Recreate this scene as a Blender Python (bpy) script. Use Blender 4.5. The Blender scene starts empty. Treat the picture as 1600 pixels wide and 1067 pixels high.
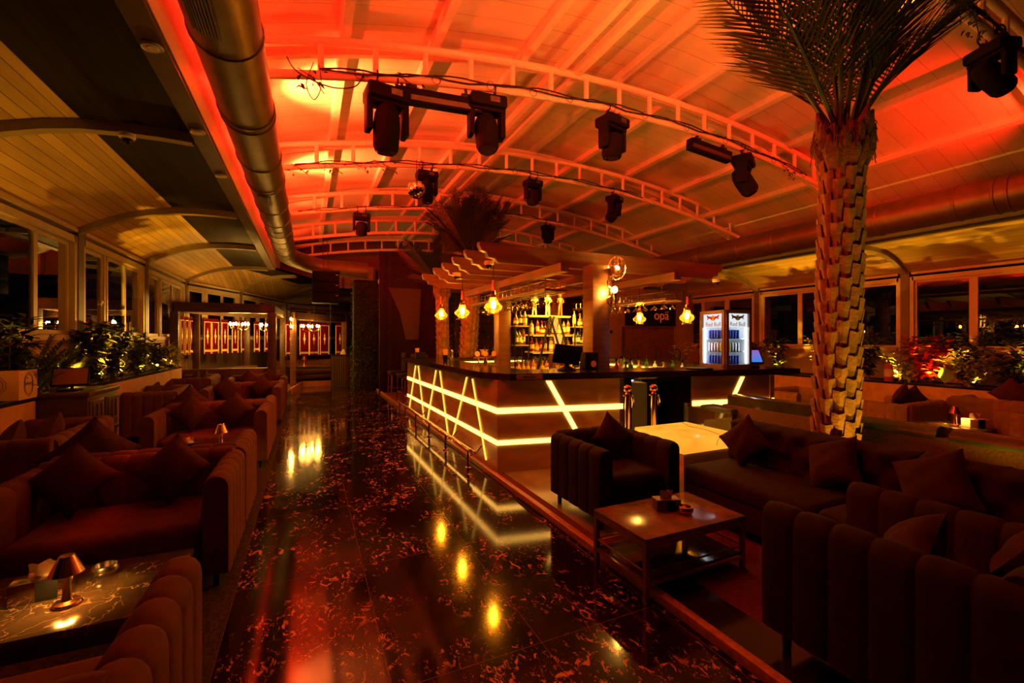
import bpy, bmesh, math, random
from mathutils import Vector, Matrix, Euler
R = math.radians
PI = math.pi
random.seed(7)
scene = bpy.context.scene
COL = scene.collection

# ------------------------------------------------------------------ camera, world, exposure, big lights
YAW = math.atan(318 / 690.0)
cam_d = bpy.data.cameras.new('camera')
cam_d.sensor_width = 36.0
cam_d.lens = 36.0 * 690 / 1600
cam_d.shift_y = -3.5 / 1600
cam_d.clip_start = 0.05
cam = bpy.data.objects.new('camera', cam_d)
cam.location = (0, 0, 1.56)
cam.rotation_euler = (PI / 2, 0, -YAW)
COL.objects.link(cam)
scene.camera = cam
scene.view_settings.view_transform = 'Standard'
scene.view_settings.look = 'None'
scene.view_settings.gamma = 1.0
scene.view_settings.use_curve_mapping = False
scene.view_settings.exposure = 0.1
w = bpy.data.worlds.new('night_sky')
w.use_nodes = True
w.node_tree.nodes['Background'].inputs[0].default_value = (0.012, 0.009, 0.008, 1)
w.node_tree.nodes['Background'].inputs[1].default_value = 0.12
scene.world = w

RED = (1.0, 0.016, 0.004)
RED_ORANGE = (1.0, 0.062, 0.012)
ORANGE = (1.0, 0.095, 0.014)
AMBER = (1.0, 0.46, 0.022)

def lamp(name, kind, loc, power, color, size=0.05, target=None, spot=60, blend=0.5, parent=None):
    d = bpy.data.lights.new(name, kind)
    d.energy = power
    d.color = color
    if kind == 'AREA':
        d.size = size
    else:
        d.shadow_soft_size = size
    if kind == 'SPOT':
        d.spot_size = R(spot)
        d.spot_blend = blend
    o = bpy.data.objects.new(name, d)
    o.location = loc
    if target is not None:
        o.rotation_euler = (Vector(target) - Vector(loc)).to_track_quat('-Z', 'Y').to_euler()
    COL.objects.link(o)
    if parent is not None:
        o.parent = parent
    return o

# red wash heads sitting on the left duct, tilted up across the roof, each with a hot warm beam close by
for y, p, hot in [(2.9, 150, 0), (6.35, 560, 620), (9.2, 480, 560), (11.7, 120, 40), (14.6, 50, 0)]:
    lamp('wash_light', 'SPOT', (-.36, y, 4.10), p, (1.0, 0.026, 0.005), 0.02, (1.6, y + .5, 5.25), 146, 0.35)
    if hot:
        lamp('hot_beam', 'SPOT', (-.33, y - .1, 4.10), hot, (1.0, 0.26, 0.05), 0.02, (.45, y + .1, 5.15), 76, 0.9)
# red lamps lying in the trough between duct and fascia
for y, p in [(2.6, 45), (4.2, 45), (5.8, 45), (7.4, 42), (9.0, 36), (10.6, 30), (12.2, 22)]:
    lamp('trough_light', 'POINT', (-.72, y, 4.42), p * 1.6, RED, 0.03)
# lamps added out of frame to light the roof, then a truss head's beam
lamp('wash_light', 'SPOT', (2.2, 2.2, 4.3), 560, ORANGE, 0.02, (2.9, 4.4, 5.5), 112, 0.7)
lamp('wash_light', 'SPOT', (4.9, 2.0, 4.6), 430, ORANGE, 0.02, (5.0, 4.0, 5.5), 112, 0.7)
lamp('wash_light', 'SPOT', (8.4, 2.1, 4.35), 420, (1.0, .014, .003), 0.03, (8.2, 4.2, 4.9), 128, 0.7)
lamp('wash_light', 'SPOT', (6.5, 2.25, 4.3), 620, ORANGE, 0.03, (7.73, 2.85, 5.05), 34, 1.0)
# ------------------------------------------------------------------ materials
def sock(nd, name, v):
    if name in nd.inputs:
        nd.inputs[name].default_value = v

def mat(name, col, rough=0.5, metal=0.0, spec=None, var=0.0, scale=8.0, bump=0.0, emit=None, estr=0.0,
        coat=0.0, sheen=0.0, alpha=1.0, stretch=(1, 1, 1), col2=None, bump_scale=None, transmission=0.0):
    m = bpy.data.materials.new(name)
    m.use_nodes = True
    nt = m.node_tree
    b = nt.nodes['Principled BSDF']
    c4 = (*col, 1)
    sock(b, 'Base Color', c4); sock(b, 'Roughness', rough); sock(b, 'Metallic', metal)
    if spec is not None: sock(b, 'Specular IOR Level', spec)
    sock(b, 'Coat Weight', coat); sock(b, 'Coat Roughness', 0.06)
    if sheen:
        sock(b, 'Sheen Weight', sheen); sock(b, 'Sheen Roughness', 0.4); sock(b, 'Sheen Tint', (*[min(1, c * 2.5) for c in col], 1))
    sock(b, 'Alpha', alpha)
    sock(b, 'Transmission Weight', transmission)
    if emit:
        sock(b, 'Emission Color', (*emit, 1)); sock(b, 'Emission Strength', estr)
    if var or bump or col2:
        tc = nt.nodes.new('ShaderNodeTexCoord')
        mp = nt.nodes.new('ShaderNodeMapping')
        mp.inputs['Scale'].default_value = stretch
        nt.links.new(tc.outputs['Object'], mp.inputs['Vector'])
        nz = nt.nodes.new('ShaderNodeTexNoise')
        nz.inputs['Scale'].default_value = scale
        nz.inputs['Detail'].default_value = 5
        nt.links.new(mp.outputs[0], nz.inputs['Vector'])
        if var or col2:
            rp = nt.nodes.new('ShaderNodeValToRGB')
            lo = tuple(c * (1 - var) for c in col) if not col2 else col
            hi = tuple(min(1, c * (1 + var)) for c in col) if not col2 else col2
            rp.color_ramp.elements[0].position = 0.32; rp.color_ramp.elements[0].color = (*lo, 1)
            rp.color_ramp.elements[1].position = 0.68; rp.color_ramp.elements[1].color = (*hi, 1)
            nt.links.new(nz.outputs[0], rp.inputs[0])
            nt.links.new(rp.outputs[0], b.inputs['Base Color'])
        if bump:
            bp = nt.nodes.new('ShaderNodeBump')
            bp.inputs['Strength'].default_value = bump
            bp.inputs['Distance'].default_value = 0.02
            src = nz
            if bump_scale:
                src = nt.nodes.new('ShaderNodeTexNoise')
                src.inputs['Scale'].default_value = bump_scale
                nt.links.new(mp.outputs[0], src.inputs['Vector'])
            nt.links.new(src.outputs[0], bp.inputs['Height'])
            nt.links.new(bp.outputs[0], b.inputs['Normal'])
    return m

def emis(name, col, strength):
    m = bpy.data.materials.new(name); m.use_nodes = True
    nt = m.node_tree; nt.nodes.clear()
    e = nt.nodes.new('ShaderNodeEmission'); e.inputs[0].default_value = (*col, 1); e.inputs[1].default_value = strength
    o = nt.nodes.new('ShaderNodeOutputMaterial'); nt.links.new(e.outputs[0], o.inputs[0])
    return m

def glow_glass(name, tint, milky):
    """thin tinted glass whose cut surface scatters some of the bulb's light"""
    m = thin_glass(name, tint, .03, 1.2); nt = m.node_tree
    out = next(n for n in nt.nodes if n.type == 'OUTPUT_MATERIAL'); src = out.inputs[0].links[0].from_socket
    tr = nt.nodes.new('ShaderNodeBsdfTranslucent'); tr.inputs[0].default_value = (*tint, 1)
    mx = nt.nodes.new('ShaderNodeMixShader'); mx.inputs[0].default_value = milky
    nt.links.new(src, mx.inputs[1]); nt.links.new(tr.outputs[0], mx.inputs[2]); nt.links.new(mx.outputs[0], out.inputs[0])
    return m

def thin_glass(name, tint=(1, 1, 1), rough=0.0, refl=1.0):
    m = bpy.data.materials.new(name); m.use_nodes = True
    nt = m.node_tree; nt.nodes.clear()
    t = nt.nodes.new('ShaderNodeBsdfTransparent'); t.inputs[0].default_value = (*tint, 1)
    g = nt.nodes.new('ShaderNodeBsdfGlossy'); g.inputs['Roughness'].default_value = rough
    f = nt.nodes.new('ShaderNodeFresnel'); f.inputs[0].default_value = 1.5
    k = nt.nodes.new('ShaderNodeMath'); k.operation = 'MULTIPLY'; k.inputs[1].default_value = refl
    mx = nt.nodes.new('ShaderNodeMixShader'); o = nt.nodes.new('ShaderNodeOutputMaterial')
    nt.links.new(f.outputs[0], k.inputs[0]); nt.links.new(k.outputs[0], mx.inputs[0])
    nt.links.new(t.outputs[0], mx.inputs[1]); nt.links.new(g.outputs[0], mx.inputs[2]); nt.links.new(mx.outputs[0], o.inputs[0])
    return m

def plank_mat(name, col, col2, width, axis=0, rough=0.5, gap=0.06, offset=0.0, grain=3.0, vary=.35):
    """boards: thin dark joints across one object axis, grain running along the other"""
    m = mat(name, col, rough, col2=col2, scale=grain, stretch=((6, .5, 6) if axis == 0 else (.5, 6, 6)), bump=0.08)
    nt = m.node_tree; b = nt.nodes['Principled BSDF']
    tc = nt.nodes.new('ShaderNodeTexCoord'); sp = nt.nodes.new('ShaderNodeSeparateXYZ')
    nt.links.new(tc.outputs['Object'], sp.inputs[0])
    def mth(op, a, bb):
        n = nt.nodes.new('ShaderNodeMath'); n.operation = op
        nt.links.new(a, n.inputs[0]); n.inputs[1].default_value = bb
        return n.outputs[0]
    x = mth('ADD', sp.outputs[axis], offset)
    x = mth('DIVIDE', x, width)
    fl = mth('FLOOR', x, 0)
    x = mth('FRACT', x, 0)
    x = mth('GREATER_THAN', x, gap)
    wn = nt.nodes.new('ShaderNodeTexWhiteNoise'); wn.noise_dimensions = '1D'
    nt.links.new(fl, wn.inputs['W'])
    v = mth('MULTIPLY', wn.outputs[0], vary); v = mth('ADD', v, 1.0 - vary * .6)
    mul = nt.nodes.new('ShaderNodeMath'); mul.operation = 'MULTIPLY'
    nt.links.new(x, mul.inputs[0]); nt.links.new(v, mul.inputs[1])
    mx = nt.nodes.new('ShaderNodeMix'); mx.data_type = 'RGBA'; mx.blend_type = 'MULTIPLY'; mx.inputs[0].default_value = 1.0
    src = b.inputs['Base Color'].links[0].from_socket
    nt.links.new(src, mx.inputs[6]); nt.links.new(mul.outputs[0], mx.inputs[7])
    nt.links.new(mx.outputs[2], b.inputs['Base Color'])
    return m

# ------------------------------------------------------------------ mesh building
class MB:
    def __init__(self): self.bm = bmesh.new()
    def _xf(self, verts, M):
        for v in verts: v.co = M @ v.co
    def box(self, c, s, rot=(0, 0, 0), bevel=0.0, seg=2):
        r = bmesh.ops.create_cube(self.bm, size=1.0)
        vs = r['verts']
        for v in vs: v.co = Vector((v.co.x * s[0], v.co.y * s[1], v.co.z * s[2]))
        if bevel > 0:
            es = list({e for v in vs for e in v.link_edges})
            rb = bmesh.ops.bevel(self.bm, geom=es, offset=min(bevel, min(s) * .49), segments=seg, affect='EDGES', profile=0.5)
            vs = list({v for f in rb['faces'] for v in f.verts} | {v for v in vs if v.is_valid})
            seen = set(vs); stack = list(vs)
            while stack:
                v = stack.pop()
                for e in v.link_edges:
                    o = e.other_vert(v)
                    if o not in seen: seen.add(o); stack.append(o)
            vs = list(seen)
        self._xf(vs, Matrix.Translation(c) @ Euler(rot).to_matrix().to_4x4())
        return self
    def ring(self, c, u, v, r, n):
        return [self.bm.verts.new(Vector(c) + (u * math.cos(2 * PI * i / n) + v * math.sin(2 * PI * i / n)) * r) for i in range(n)]
    def tube(self, pts, r, seg=8, cap=True, closed=False):
        pts = [Vector(p) for p in pts]
        rs = r if isinstance(r, (list, tuple)) else [r] * len(pts)
        rings = []; up = None
        for i, p in enumerate(pts):
            if closed: t = (pts[(i + 1) % len(pts)] - pts[i - 1])
            else: t = (pts[min(i + 1, len(pts) - 1)] - pts[max(i - 1, 0)])
            if t.length < 1e-9: t = Vector((0, 0, 1))
            t.normalize()
            if up is None:
                up = Vector((0, 0, 1)) if abs(t.z) < .9 else Vector((1, 0, 0))
            u = up.cross(t)
            if u.length < 1e-4: u = Vector((0, 1, 0)).cross(t)
            u.normalize(); vv = t.cross(u); up = vv
            rings.append(self.ring(p, u, vv, rs[i], seg))
        m = len(rings)
        for i in range(m if closed else m - 1):
            a, b = rings[i], rings[(i + 1) % m]
            for k in range(seg):
                self.bm.faces.new((a[k], a[(k + 1) % seg], b[(k + 1) % seg], b[k]))
        if cap and not closed:
            self.bm.faces.new(rings[0][::-1]); self.bm.faces.new(rings[-1])
        return self
    def cyl(self, c, r, h, seg=16, r2=None):
        return self.tube([c, (c[0], c[1], c[2] + h)], [r, r if r2 is None else r2], seg)
    def lathe(self, prof, c=(0, 0, 0), seg=16, M=None):
        rings = []; new = []
        for (r, z) in prof:
            if r < 1e-5: v = self.bm.verts.new((c[0], c[1], c[2] + z)); rings.append([v]); new.append(v)
            else:
                rg = [self.bm.verts.new((c[0] + r * math.cos(2 * PI * i / seg), c[1] + r * math.sin(2 * PI * i / seg), c[2] + z)) for i in range(seg)]
                rings.append(rg); new += rg
        for a, b in zip(rings, rings[1:]):
            for k in range(seg):
                k2 = (k + 1) % seg
                if len(a) == 1 and len(b) == 1: continue
                if len(a) == 1: self.bm.faces.new((a[0], b[k2], b[k]))
                elif len(b) == 1: self.bm.faces.new((a[k], a[k2], b[0]))
                else: self.bm.faces.new((a[k], a[k2], b[k2], b[k]))
        if M is not None: self._xf(new, M)
        return self
    def prism(self, poly, z0, z1):
        lo = [self.bm.verts.new((x, y, z0)) for x, y in poly]; hi = [self.bm.verts.new((x, y, z1)) for x, y in poly]
        n = len(poly)
        for i in range(n): self.bm.faces.new((lo[i], lo[(i + 1) % n], hi[(i + 1) % n], hi[i]))
        self.bm.faces.new(lo[::-1]); self.bm.faces.new(hi)
        return self
    def slab(self, pts, n, t):
        """flat polygon pts (3d) thickened by t along n"""
        n = Vector(n).normalized() * t
        a = [self.bm.verts.new(p) for p in pts]; b = [self.bm.verts.new(Vector(p) + n) for p in pts]
        k = len(pts)
        for i in range(k): self.bm.faces.new((a[i], a[(i + 1) % k], b[(i + 1) % k], b[i]))
        self.bm.faces.new(a[::-1]); self.bm.faces.new(b)
        return self
    def grid(self, rows, close=False):
        vs = [[self.bm.verts.new(p) for p in row] for row in rows]
        for a, b in zip(vs, vs[1:]):
            n = len(a)
            for k in range(n if close else n - 1):
                self.bm.faces.new((a[k], a[(k + 1) % n], b[(k + 1) % n], b[k]))
        return vs
    def bar(self, p0, p1, wd, ht):
        """rectangular bar between two points, ht measured upwards"""
        p0, p1 = Vector(p0), Vector(p1); t = (p1 - p0).normalized()
        s = Vector((0, 0, 1)).cross(t)
        if s.length < 1e-4: s = Vector((1, 0, 0))
        s.normalize(); u = t.cross(s)
        q = [[p + s * a * wd / 2 + u * b * ht / 2 for a, b in ((-1, -1), (1, -1), (1, 1), (-1, 1))] for p in (p0, p1)]
        vs = [[self.bm.verts.new(x) for x in r] for r in q]
        for k in range(4): self.bm.faces.new((vs[0][k], vs[0][(k + 1) % 4], vs[1][(k + 1) % 4], vs[1][k]))
        self.bm.faces.new(vs[0][::-1]); self.bm.faces.new(vs[1])
        return self
    def face(self, pts): self.bm.faces.new([self.bm.verts.new(p) for p in pts]); return self
    def ball(self, c, r, seg=12, squash=1.0):
        n = max(4, seg // 2)
        return self.lathe([(r * math.sin(PI * i / n), -r * squash * math.cos(PI * i / n)) for i in range(n + 1)], c, seg)
    def build(self, name, m, parent=None, smooth=40):
        bm = self.bm
        bmesh.ops.recalc_face_normals(bm, faces=bm.faces)
        me = bpy.data.meshes.new(name); bm.to_mesh(me); bm.free()
        if smooth:
            for p in me.polygons: p.use_smooth = True
            me.set_sharp_from_angle(angle=R(smooth))
        for mm in (m if isinstance(m, (list, tuple)) else [m]): me.materials.append(mm)
        o = bpy.data.objects.new(name, me); COL.objects.link(o)
        if parent is not None: o.parent = parent
        return o

def tag(o, label, cat, group=None, kind=None):
    o['label'] = label; o['category'] = cat
    if group: o['group'] = group
    if kind: o['kind'] = kind
    return o

def thing(name, label, cat, loc=(0, 0, 0), rz=0.0, group=None):
    o = bpy.data.objects.new(name, None); o.empty_display_size = .1
    COL.objects.link(o); o.location = loc; o.rotation_euler = (0, 0, rz)
    return tag(o, label, cat, group)

def struct(mb, name, m, parent=None, smooth=30):
    o = mb.build(name, m, parent, smooth)
    if parent is None: o['kind'] = 'structure'
    return o

def dup(root, loc, rz=None, label=None, group=None):
    def cp(o, par):
        c = o.copy(); COL.objects.link(c)
        if par is not None: c.parent = par
        for ch in o.children: cp(ch, c)
        return c
    c = cp(root, None)
    c.location = loc
    if rz is not None: c.rotation_euler = (root.rotation_euler[0], root.rotation_euler[1], rz)
    if label: c['label'] = label
    if group: c['group'] = group
    return c

def lettering(body, size, M, m, parent, name='lettering', depth=0.002, align='CENTER'):
    cu = bpy.data.curves.new(name, 'FONT'); cu.body = body; cu.size = size; cu.extrude = depth
    cu.align_x = align; cu.align_y = 'CENTER'
    tmp = bpy.data.objects.new('tmp', cu); COL.objects.link(tmp)
    bpy.context.view_layer.update()
    me = bpy.data.meshes.new_from_object(tmp)
    bpy.data.objects.remove(tmp); bpy.data.curves.remove(cu)
    me.name = name; me.materials.clear(); me.materials.append(m)
    me.transform(M)
    o = bpy.data.objects.new(name, me); COL.objects.link(o); o.parent = parent
    return o

def curve(pts, n=6):
    """smooth curve through points"""
    P = [Vector(p) for p in pts]; P = [P[0]] + P + [P[-1]]; out = []
    for i in range(1, len(P) - 2):
        for k in range(n):
            t = k / n; a, b, c, d = P[i - 1:i + 3]
            out.append(.5 * (2 * b + (c - a) * t + (2 * a - 5 * b + 4 * c - d) * t * t + (3 * b - a - 3 * c + d) * t ** 3))
    return out + [P[-2]]

ORD = ('first second third fourth fifth sixth seventh eighth ninth tenth eleventh twelfth thirteenth fourteenth fifteenth '
       'sixteenth seventeenth eighteenth nineteenth twentieth').split()

# ------------------------------------------------------------------ palette
M = {}
M['velvet'] = mat('brown_red_velvet', (0.115, 0.034, 0.018), 0.85, spec=0.15, var=0.18, scale=14, bump=0.12, sheen=0.2)
M['velvet_shaded'] = mat('shaded_brown_velvet', (0.022, 0.010, 0.006), 0.85, spec=0.15, var=0.18, scale=14, bump=0.12, sheen=0.1)  # seat velvet darkened, the dim right side's shade put into its colour
M['velvet_lit'] = mat('amber_lit_velvet', (0.26, 0.155, 0.07), 0.85, spec=0.15, var=0.15, scale=14, bump=0.12, sheen=0.2)  # seat velvet lightened, amber light from the bar side painted in
M['cushion'] = mat('dark_red_cushion_fabric', (0.075, 0.022, 0.014), 0.9, spec=0.1, var=0.15, scale=30, bump=0.15, sheen=0.2)
M['cushion_dark'] = mat('dark_brown_cushion_fabric', (0.035, 0.014, 0.009), 0.9, spec=0.1, var=0.15, scale=30, bump=0.15, sheen=0.15)
M['leg_wood'] = mat('black_leg_wood', (0.02, 0.014, 0.012), 0.5)
M['black'] = mat('black_plastic', (0.008, 0.0075, 0.0075), 0.7, spec=.07, var=0.1)
M['black_metal'] = mat('black_metal', (0.02, 0.018, 0.018), 0.4, 0.6)
M['black_stone'] = mat('black_marble_counter', (0.018, 0.012, 0.011), 0.14, spec=0.6, var=0.5, scale=6)
M['bar_panel'] = mat('brown_marble_cladding', (0.58, 0.40, 0.18), 0.12, spec=0.5, var=0.25, scale=2.2, stretch=(1, 1, 3))
M['white_steel'] = mat('white_painted_steel', (0.72, 0.66, 0.6), 0.45, var=0.06, scale=20)
M['roof'] = mat('white_roof_panel', (0.62, 0.55, 0.47), 0.6, var=0.05, scale=3)
M['galv'] = mat('galvanised_duct_steel', (0.18, 0.13, 0.075), 0.42, 0.6, var=0.15, scale=5)
M['vent'] = mat('dark_vent_metal', (0.02, 0.017, 0.014), 0.6)
M['frame'] = mat('cream_window_aluminium', (0.52, 0.44, 0.3), 0.42, var=0.06, scale=5)
M['post'] = mat('dark_post_paint', (0.12, 0.09, 0.055), 0.5, var=0.1)
M['glass'] = thin_glass('window_glass', (0.55, 0.5, 0.45), 0.0, 2.2)
M['clear'] = thin_glass('clear_glass', (0.92, 0.9, 0.86), 0.0, 1.6)
M['amber_glass'] = glow_glass('amber_pendant_glass', (0.95, 0.55, 0.10), .03)
M['wood'] = mat('reddish_pergola_wood', (0.12, 0.045, 0.015), 0.42, var=0.3, scale=4, stretch=(0.6, 0.6, 6), bump=0.05)
M['dark_wood'] = mat('dark_stained_wood', (0.065, 0.025, 0.012), 0.4, var=0.3, scale=5, stretch=(1, 1, 5))
M['brass'] = mat('polished_brass', (0.78, 0.5, 0.2), 0.14, 1.0)
M['copper'] = mat('polished_copper', (0.75, 0.36, 0.2), 0.2, 1.0)
M['steel'] = mat('brushed_steel', (0.55, 0.5, 0.45), 0.25, 1.0)
M['led'] = emis('amber_led', (1.0, 0.47, 0.07), 6.0)
M['led_thin'] = emis('amber_led_dim', (1.0, 0.47, 0.05), 2.0)
M['bulb'] = emis('warm_bulb', (1.0, 0.62, 0.16), 40)
M['bulb_soft'] = emis('warm_bulb_soft', (1.0, 0.6, 0.2), 12)
M['paper'] = mat('cream_paper', (0.75, 0.62, 0.45), 0.8)
M['straw'] = mat('straw_paper', (0.8, 0.5, 0.25), 0.7)
M['rubber'] = mat('black_cable', (0.01, 0.008, 0.008), 0.6)
M['white'] = mat('white_plastic', (0.75, 0.72, 0.68), 0.4)
# ------------------------------------------------------------------ floors
def marble_floor():
    m = bpy.data.materials.new('dark_red_marble'); m.use_nodes = True
    nt = m.node_tree; b = nt.nodes['Principled BSDF']; L = nt.links.new
    tc = nt.nodes.new('ShaderNodeTexCoord')
    def noise(scale, detail, rough, dist=0.0, vec=None):
        n = nt.nodes.new('ShaderNodeTexNoise'); n.inputs['Scale'].default_value = scale; n.inputs['Detail'].default_value = detail
        n.inputs['Roughness'].default_value = rough; n.inputs['Distortion'].default_value = dist
        L(vec or tc.outputs['Object'], n.inputs['Vector']); return n.outputs[0]
    def ramp(s, pts):
        r = nt.nodes.new('ShaderNodeValToRGB'); e = r.color_ramp.elements
        while len(e) < len(pts): e.new(.5)
        for k, (p, c) in enumerate(pts): e[k].position = p; e[k].color = (*c, 1)
        L(s, r.inputs[0]); return r.outputs[0]
    def mth(op, a, v=None, bb=None):
        n = nt.nodes.new('ShaderNodeMath'); n.operation = op; L(a, n.inputs[0])
        if bb is not None: L(bb, n.inputs[1])
        elif v is not None: n.inputs[1].default_value = v
        return n.outputs[0]
    mp = nt.nodes.new('ShaderNodeMapping'); mp.inputs['Scale'].default_value = (1.0, 0.62, 1); mp.inputs['Rotation'].default_value = (0, 0, 0.5)
    L(tc.outputs['Object'], mp.inputs['Vector'])
    fl = ramp(noise(19, 6, .66, 1.3, mp.outputs[0]), [(0.0, (0, 0, 0)), (.575, (0, 0, 0)), (.60, (1, 1, 1)), (1, (1, 1, 1))])
    cl = ramp(noise(2.6, 3, .6, .4), [(0, (0, 0, 0)), (.44, (0, 0, 0)), (.55, (1, 1, 1)), (1, (1, 1, 1))])
    fine = ramp(noise(34, 4, .6, 1.6, mp.outputs[0]), [(0, (0, 0, 0)), (.63, (0, 0, 0)), (.66, (.7, .7, .7)), (1, (.7, .7, .7))])
    f = mth('MULTIPLY', fl, bb=cl)
    f2 = mth('MULTIPLY', fine, bb=cl)
    f = mth('MAXIMUM', f, bb=f2)
    base = ramp(noise(4, 4, .6), [(.3, (0.006, 0.003, 0.002)), (.7, (0.016, 0.006, 0.004))])
    fc = ramp(noise(5, 2, .5), [(.3, (0.52, 0.18, 0.07)), (.7, (0.8, 0.35, 0.14))])
    mx = nt.nodes.new('ShaderNodeMix'); mx.data_type = 'RGBA'; L(f, mx.inputs[0]); L(base, mx.inputs[6]); L(fc, mx.inputs[7])
    sp = nt.nodes.new('ShaderNodeSeparateXYZ'); L(tc.outputs['Object'], sp.inputs[0])
    def joint(ax, off, wd):
        a = mth('ADD', sp.outputs[ax], off); a = mth('DIVIDE', a, wd); a = mth('FRACT', a); a = mth('SUBTRACT', a, .5)
        a = mth('ABSOLUTE', a); return mth('GREATER_THAN', a, .5 - .0022 / wd)
    j = mth('MAXIMUM', joint(0, -.34 + 7.5, .75), bb=joint(1, 10, 1.2))
    mx2 = nt.nodes.new('ShaderNodeMix'); mx2.data_type = 'RGBA'; L(j, mx2.inputs[0]); L(mx.outputs[2], mx2.inputs[6]); mx2.inputs[7].default_value = (.16, .07, .03, 1)
    L(mx2.outputs[2], b.inputs['Base Color'])
    rg = ramp(noise(1.2, 4, .6), [(.3, (.065,) * 3), (.75, (.13,) * 3)])
    L(rg, b.inputs['Roughness'])
    bp = nt.nodes.new('ShaderNodeBump'); bp.inputs['Strength'].default_value = .02; L(noise(2.2, 2, .5), bp.inputs['Height']); L(bp.outputs[0], b.inputs['Normal'])
    sock(b, 'Specular IOR Level', .42)
    return m
M['marble'] = marble_floor()
M['carpet'] = mat('dark_brown_carpet', (0.05, 0.032, 0.02), 0.95, spec=.05, var=.5, scale=60, bump=.5)
M['red_carpet'] = mat('red_brown_carpet', (0.16, 0.035, 0.022), 0.95, spec=.05, var=.25, scale=60, bump=.4)
M['kerb'] = mat('orange_kerb_stone', (0.5, 0.17, 0.07), 0.35, var=.2, scale=30)
M['tile'] = mat('beige_floor_tile', (0.32, 0.2, 0.08), 0.22, var=.2, scale=4)
M['deck'] = plank_mat('brown_deck_boards', (0.2, 0.09, 0.035), (0.28, 0.13, 0.05), .14, 1, .3)

struct(MB().box((2, 8, -.03), (30, 30, .06)), 'floor', M['marble'])
struct(MB().box((-1.68, 6.4, .004), (2.54, 17, .008)), 'floor_carpet', M['carpet'])['kind'] = 'structure'
mb = MB()
mb.prism([(1.9, -2), (4.38, -2), (4.38, 13), (1.9, 13)], .0, .035)
struct(mb, 'floor_platform', M['red_carpet'])
struct(MB().prism([(2.02, 2.75), (4.2, 2.75), (4.2, 9.8), (2.02, 9.8)], .035, .041), 'floor_tiles', M['tile'])
struct(MB().prism([(1.945, -2), (2.2, -2), (2.2, 2.7), (1.945, 2.7)], .035, .0405), 'floor_border', M['black_stone'])
struct(MB().box((1.9, 6.0, .03), (.055, 16.0, .06), bevel=.008), 'trim_1', M['kerb'])
struct(MB().prism([(4.4, -2), (12.2, -2), (12.2, 13), (4.4, 13)], .0, .006), 'floor_lounge', M['red_carpet'])
# raised rear deck with its kerb
struct(MB().prism([(-3.2, 12.0), (-.62, 12.0), (-.45, 14.0), (-.2, 16.1), (1.6, 16.1), (1.6, 22), (-3.2, 22)], 0.0, .15), 'floor_deck', M['deck'])
mb = MB()
mb.bar((-.45, 13.9, .09), (-.2, 16.05, .09), .07, .18); mb.bar((-.2, 16.05, .09), (1.6, 16.05, .09), .07, .18)
struct(mb, 'trim_2', M['kerb'])

# ------------------------------------------------------------------ side vaults
VP = [(0, 3.04), (.1, 3.10), (.22, 3.17), (.40, 3.265), (.62, 3.36), (.85, 3.43), (1.10, 3.48), (1.4, 3.505), (1.65, 3.51), (1.9, 3.505)]
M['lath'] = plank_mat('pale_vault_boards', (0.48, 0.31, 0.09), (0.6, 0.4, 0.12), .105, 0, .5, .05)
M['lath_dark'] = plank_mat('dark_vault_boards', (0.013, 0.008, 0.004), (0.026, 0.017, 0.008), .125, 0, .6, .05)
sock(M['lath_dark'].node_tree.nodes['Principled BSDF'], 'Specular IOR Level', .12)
M['lath_r'] = M['lath']
O_L = [(-2.9, -2.0), (-2.9, 2.35), (-2.9, 5.1), (-2.9, 7.95), (-2.9, 10.65), (-2.9, 13.66), (-1.94, 15.9), (-.82, 19.3), (1.6, 21.2)]
I_L = [(-1.0, -2.0), (-1.0, 2.35), (-1.0, 5.1), (-1.0, 7.95), (-1.0, 10.65), (-1.0, 13.66), (-.35, 14.9), (.6, 17.0), (2.0, 17.6)]
def vault_pt(o, i, k, dz=0.0):
    t = VP[k][0] / 1.9
    return (o[0] + (i[0] - o[0]) * t, o[1] + (i[1] - o[1]) * t, VP[k][1] + dz)
def vault(O, I, k0, k1, name, m):
    mb = MB(); n = range(k0, k1 + 1)
    for a in range(len(O) - 1):
        lo = mb.grid([[vault_pt(O[a], I[a], k) for k in n], [vault_pt(O[a + 1], I[a + 1], k) for k in n]])
        hi = mb.grid([[vault_pt(O[a], I[a], k, .05) for k in n], [vault_pt(O[a + 1], I[a + 1], k, .05) for k in n]])
    return struct(mb, name, m, smooth=35)
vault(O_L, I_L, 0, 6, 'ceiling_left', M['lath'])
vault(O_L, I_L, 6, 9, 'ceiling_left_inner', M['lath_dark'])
O_R = [(12.2, -2.0), (12.2, 2.1), (12.2, 5.3), (12.2, 8.9), (12.2, 12.0), (12.2, 18)]
I_R = [(10.3, y) for _, y in O_R]
vault(O_R, I_R, 0, 9, 'ceiling_right', M['lath_r'])
# curved ribs under the vaults
rib_group = 'curved ribs under the side vaults'
def rib(o, i, label):
    mb = MB(); d = Vector((i[0] - o[0], i[1] - o[1], 0)).normalized(); s = Vector((0, 0, 1)).cross(d) * .05
    rows = []
    for k in range(10):
        p = Vector(vault_pt(o, i, k)); rows.append([p + s, p + s - Vector((0, 0, .09)), p - s - Vector((0, 0, .09)), p - s])
    mb.grid(rows)
    o_ = mb.build('vault_rib', M['post'], None, 40)
    o_.data.materials[0] = M['rib']
    return tag(o_, label, 'rib', rib_group)
M['rib'] = mat('grey_brown_rib_paint', (0.3, 0.23, 0.12), .5, var=.1)
for k, n in ((2, 'nearest curved rib under the left vault, carrying a dome camera'), (3, 'second curved rib under the left vault from the camera'),
             (4, 'third curved rib under the left vault from the camera'), (5, 'fourth curved rib under the left vault, where the wall bends'),
             (6, 'fifth curved rib under the left vault above the wooden booth'), (7, 'farthest curved rib under the left vault behind the speaker')):
    rib(O_L[k], I_L[k], n)
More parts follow.
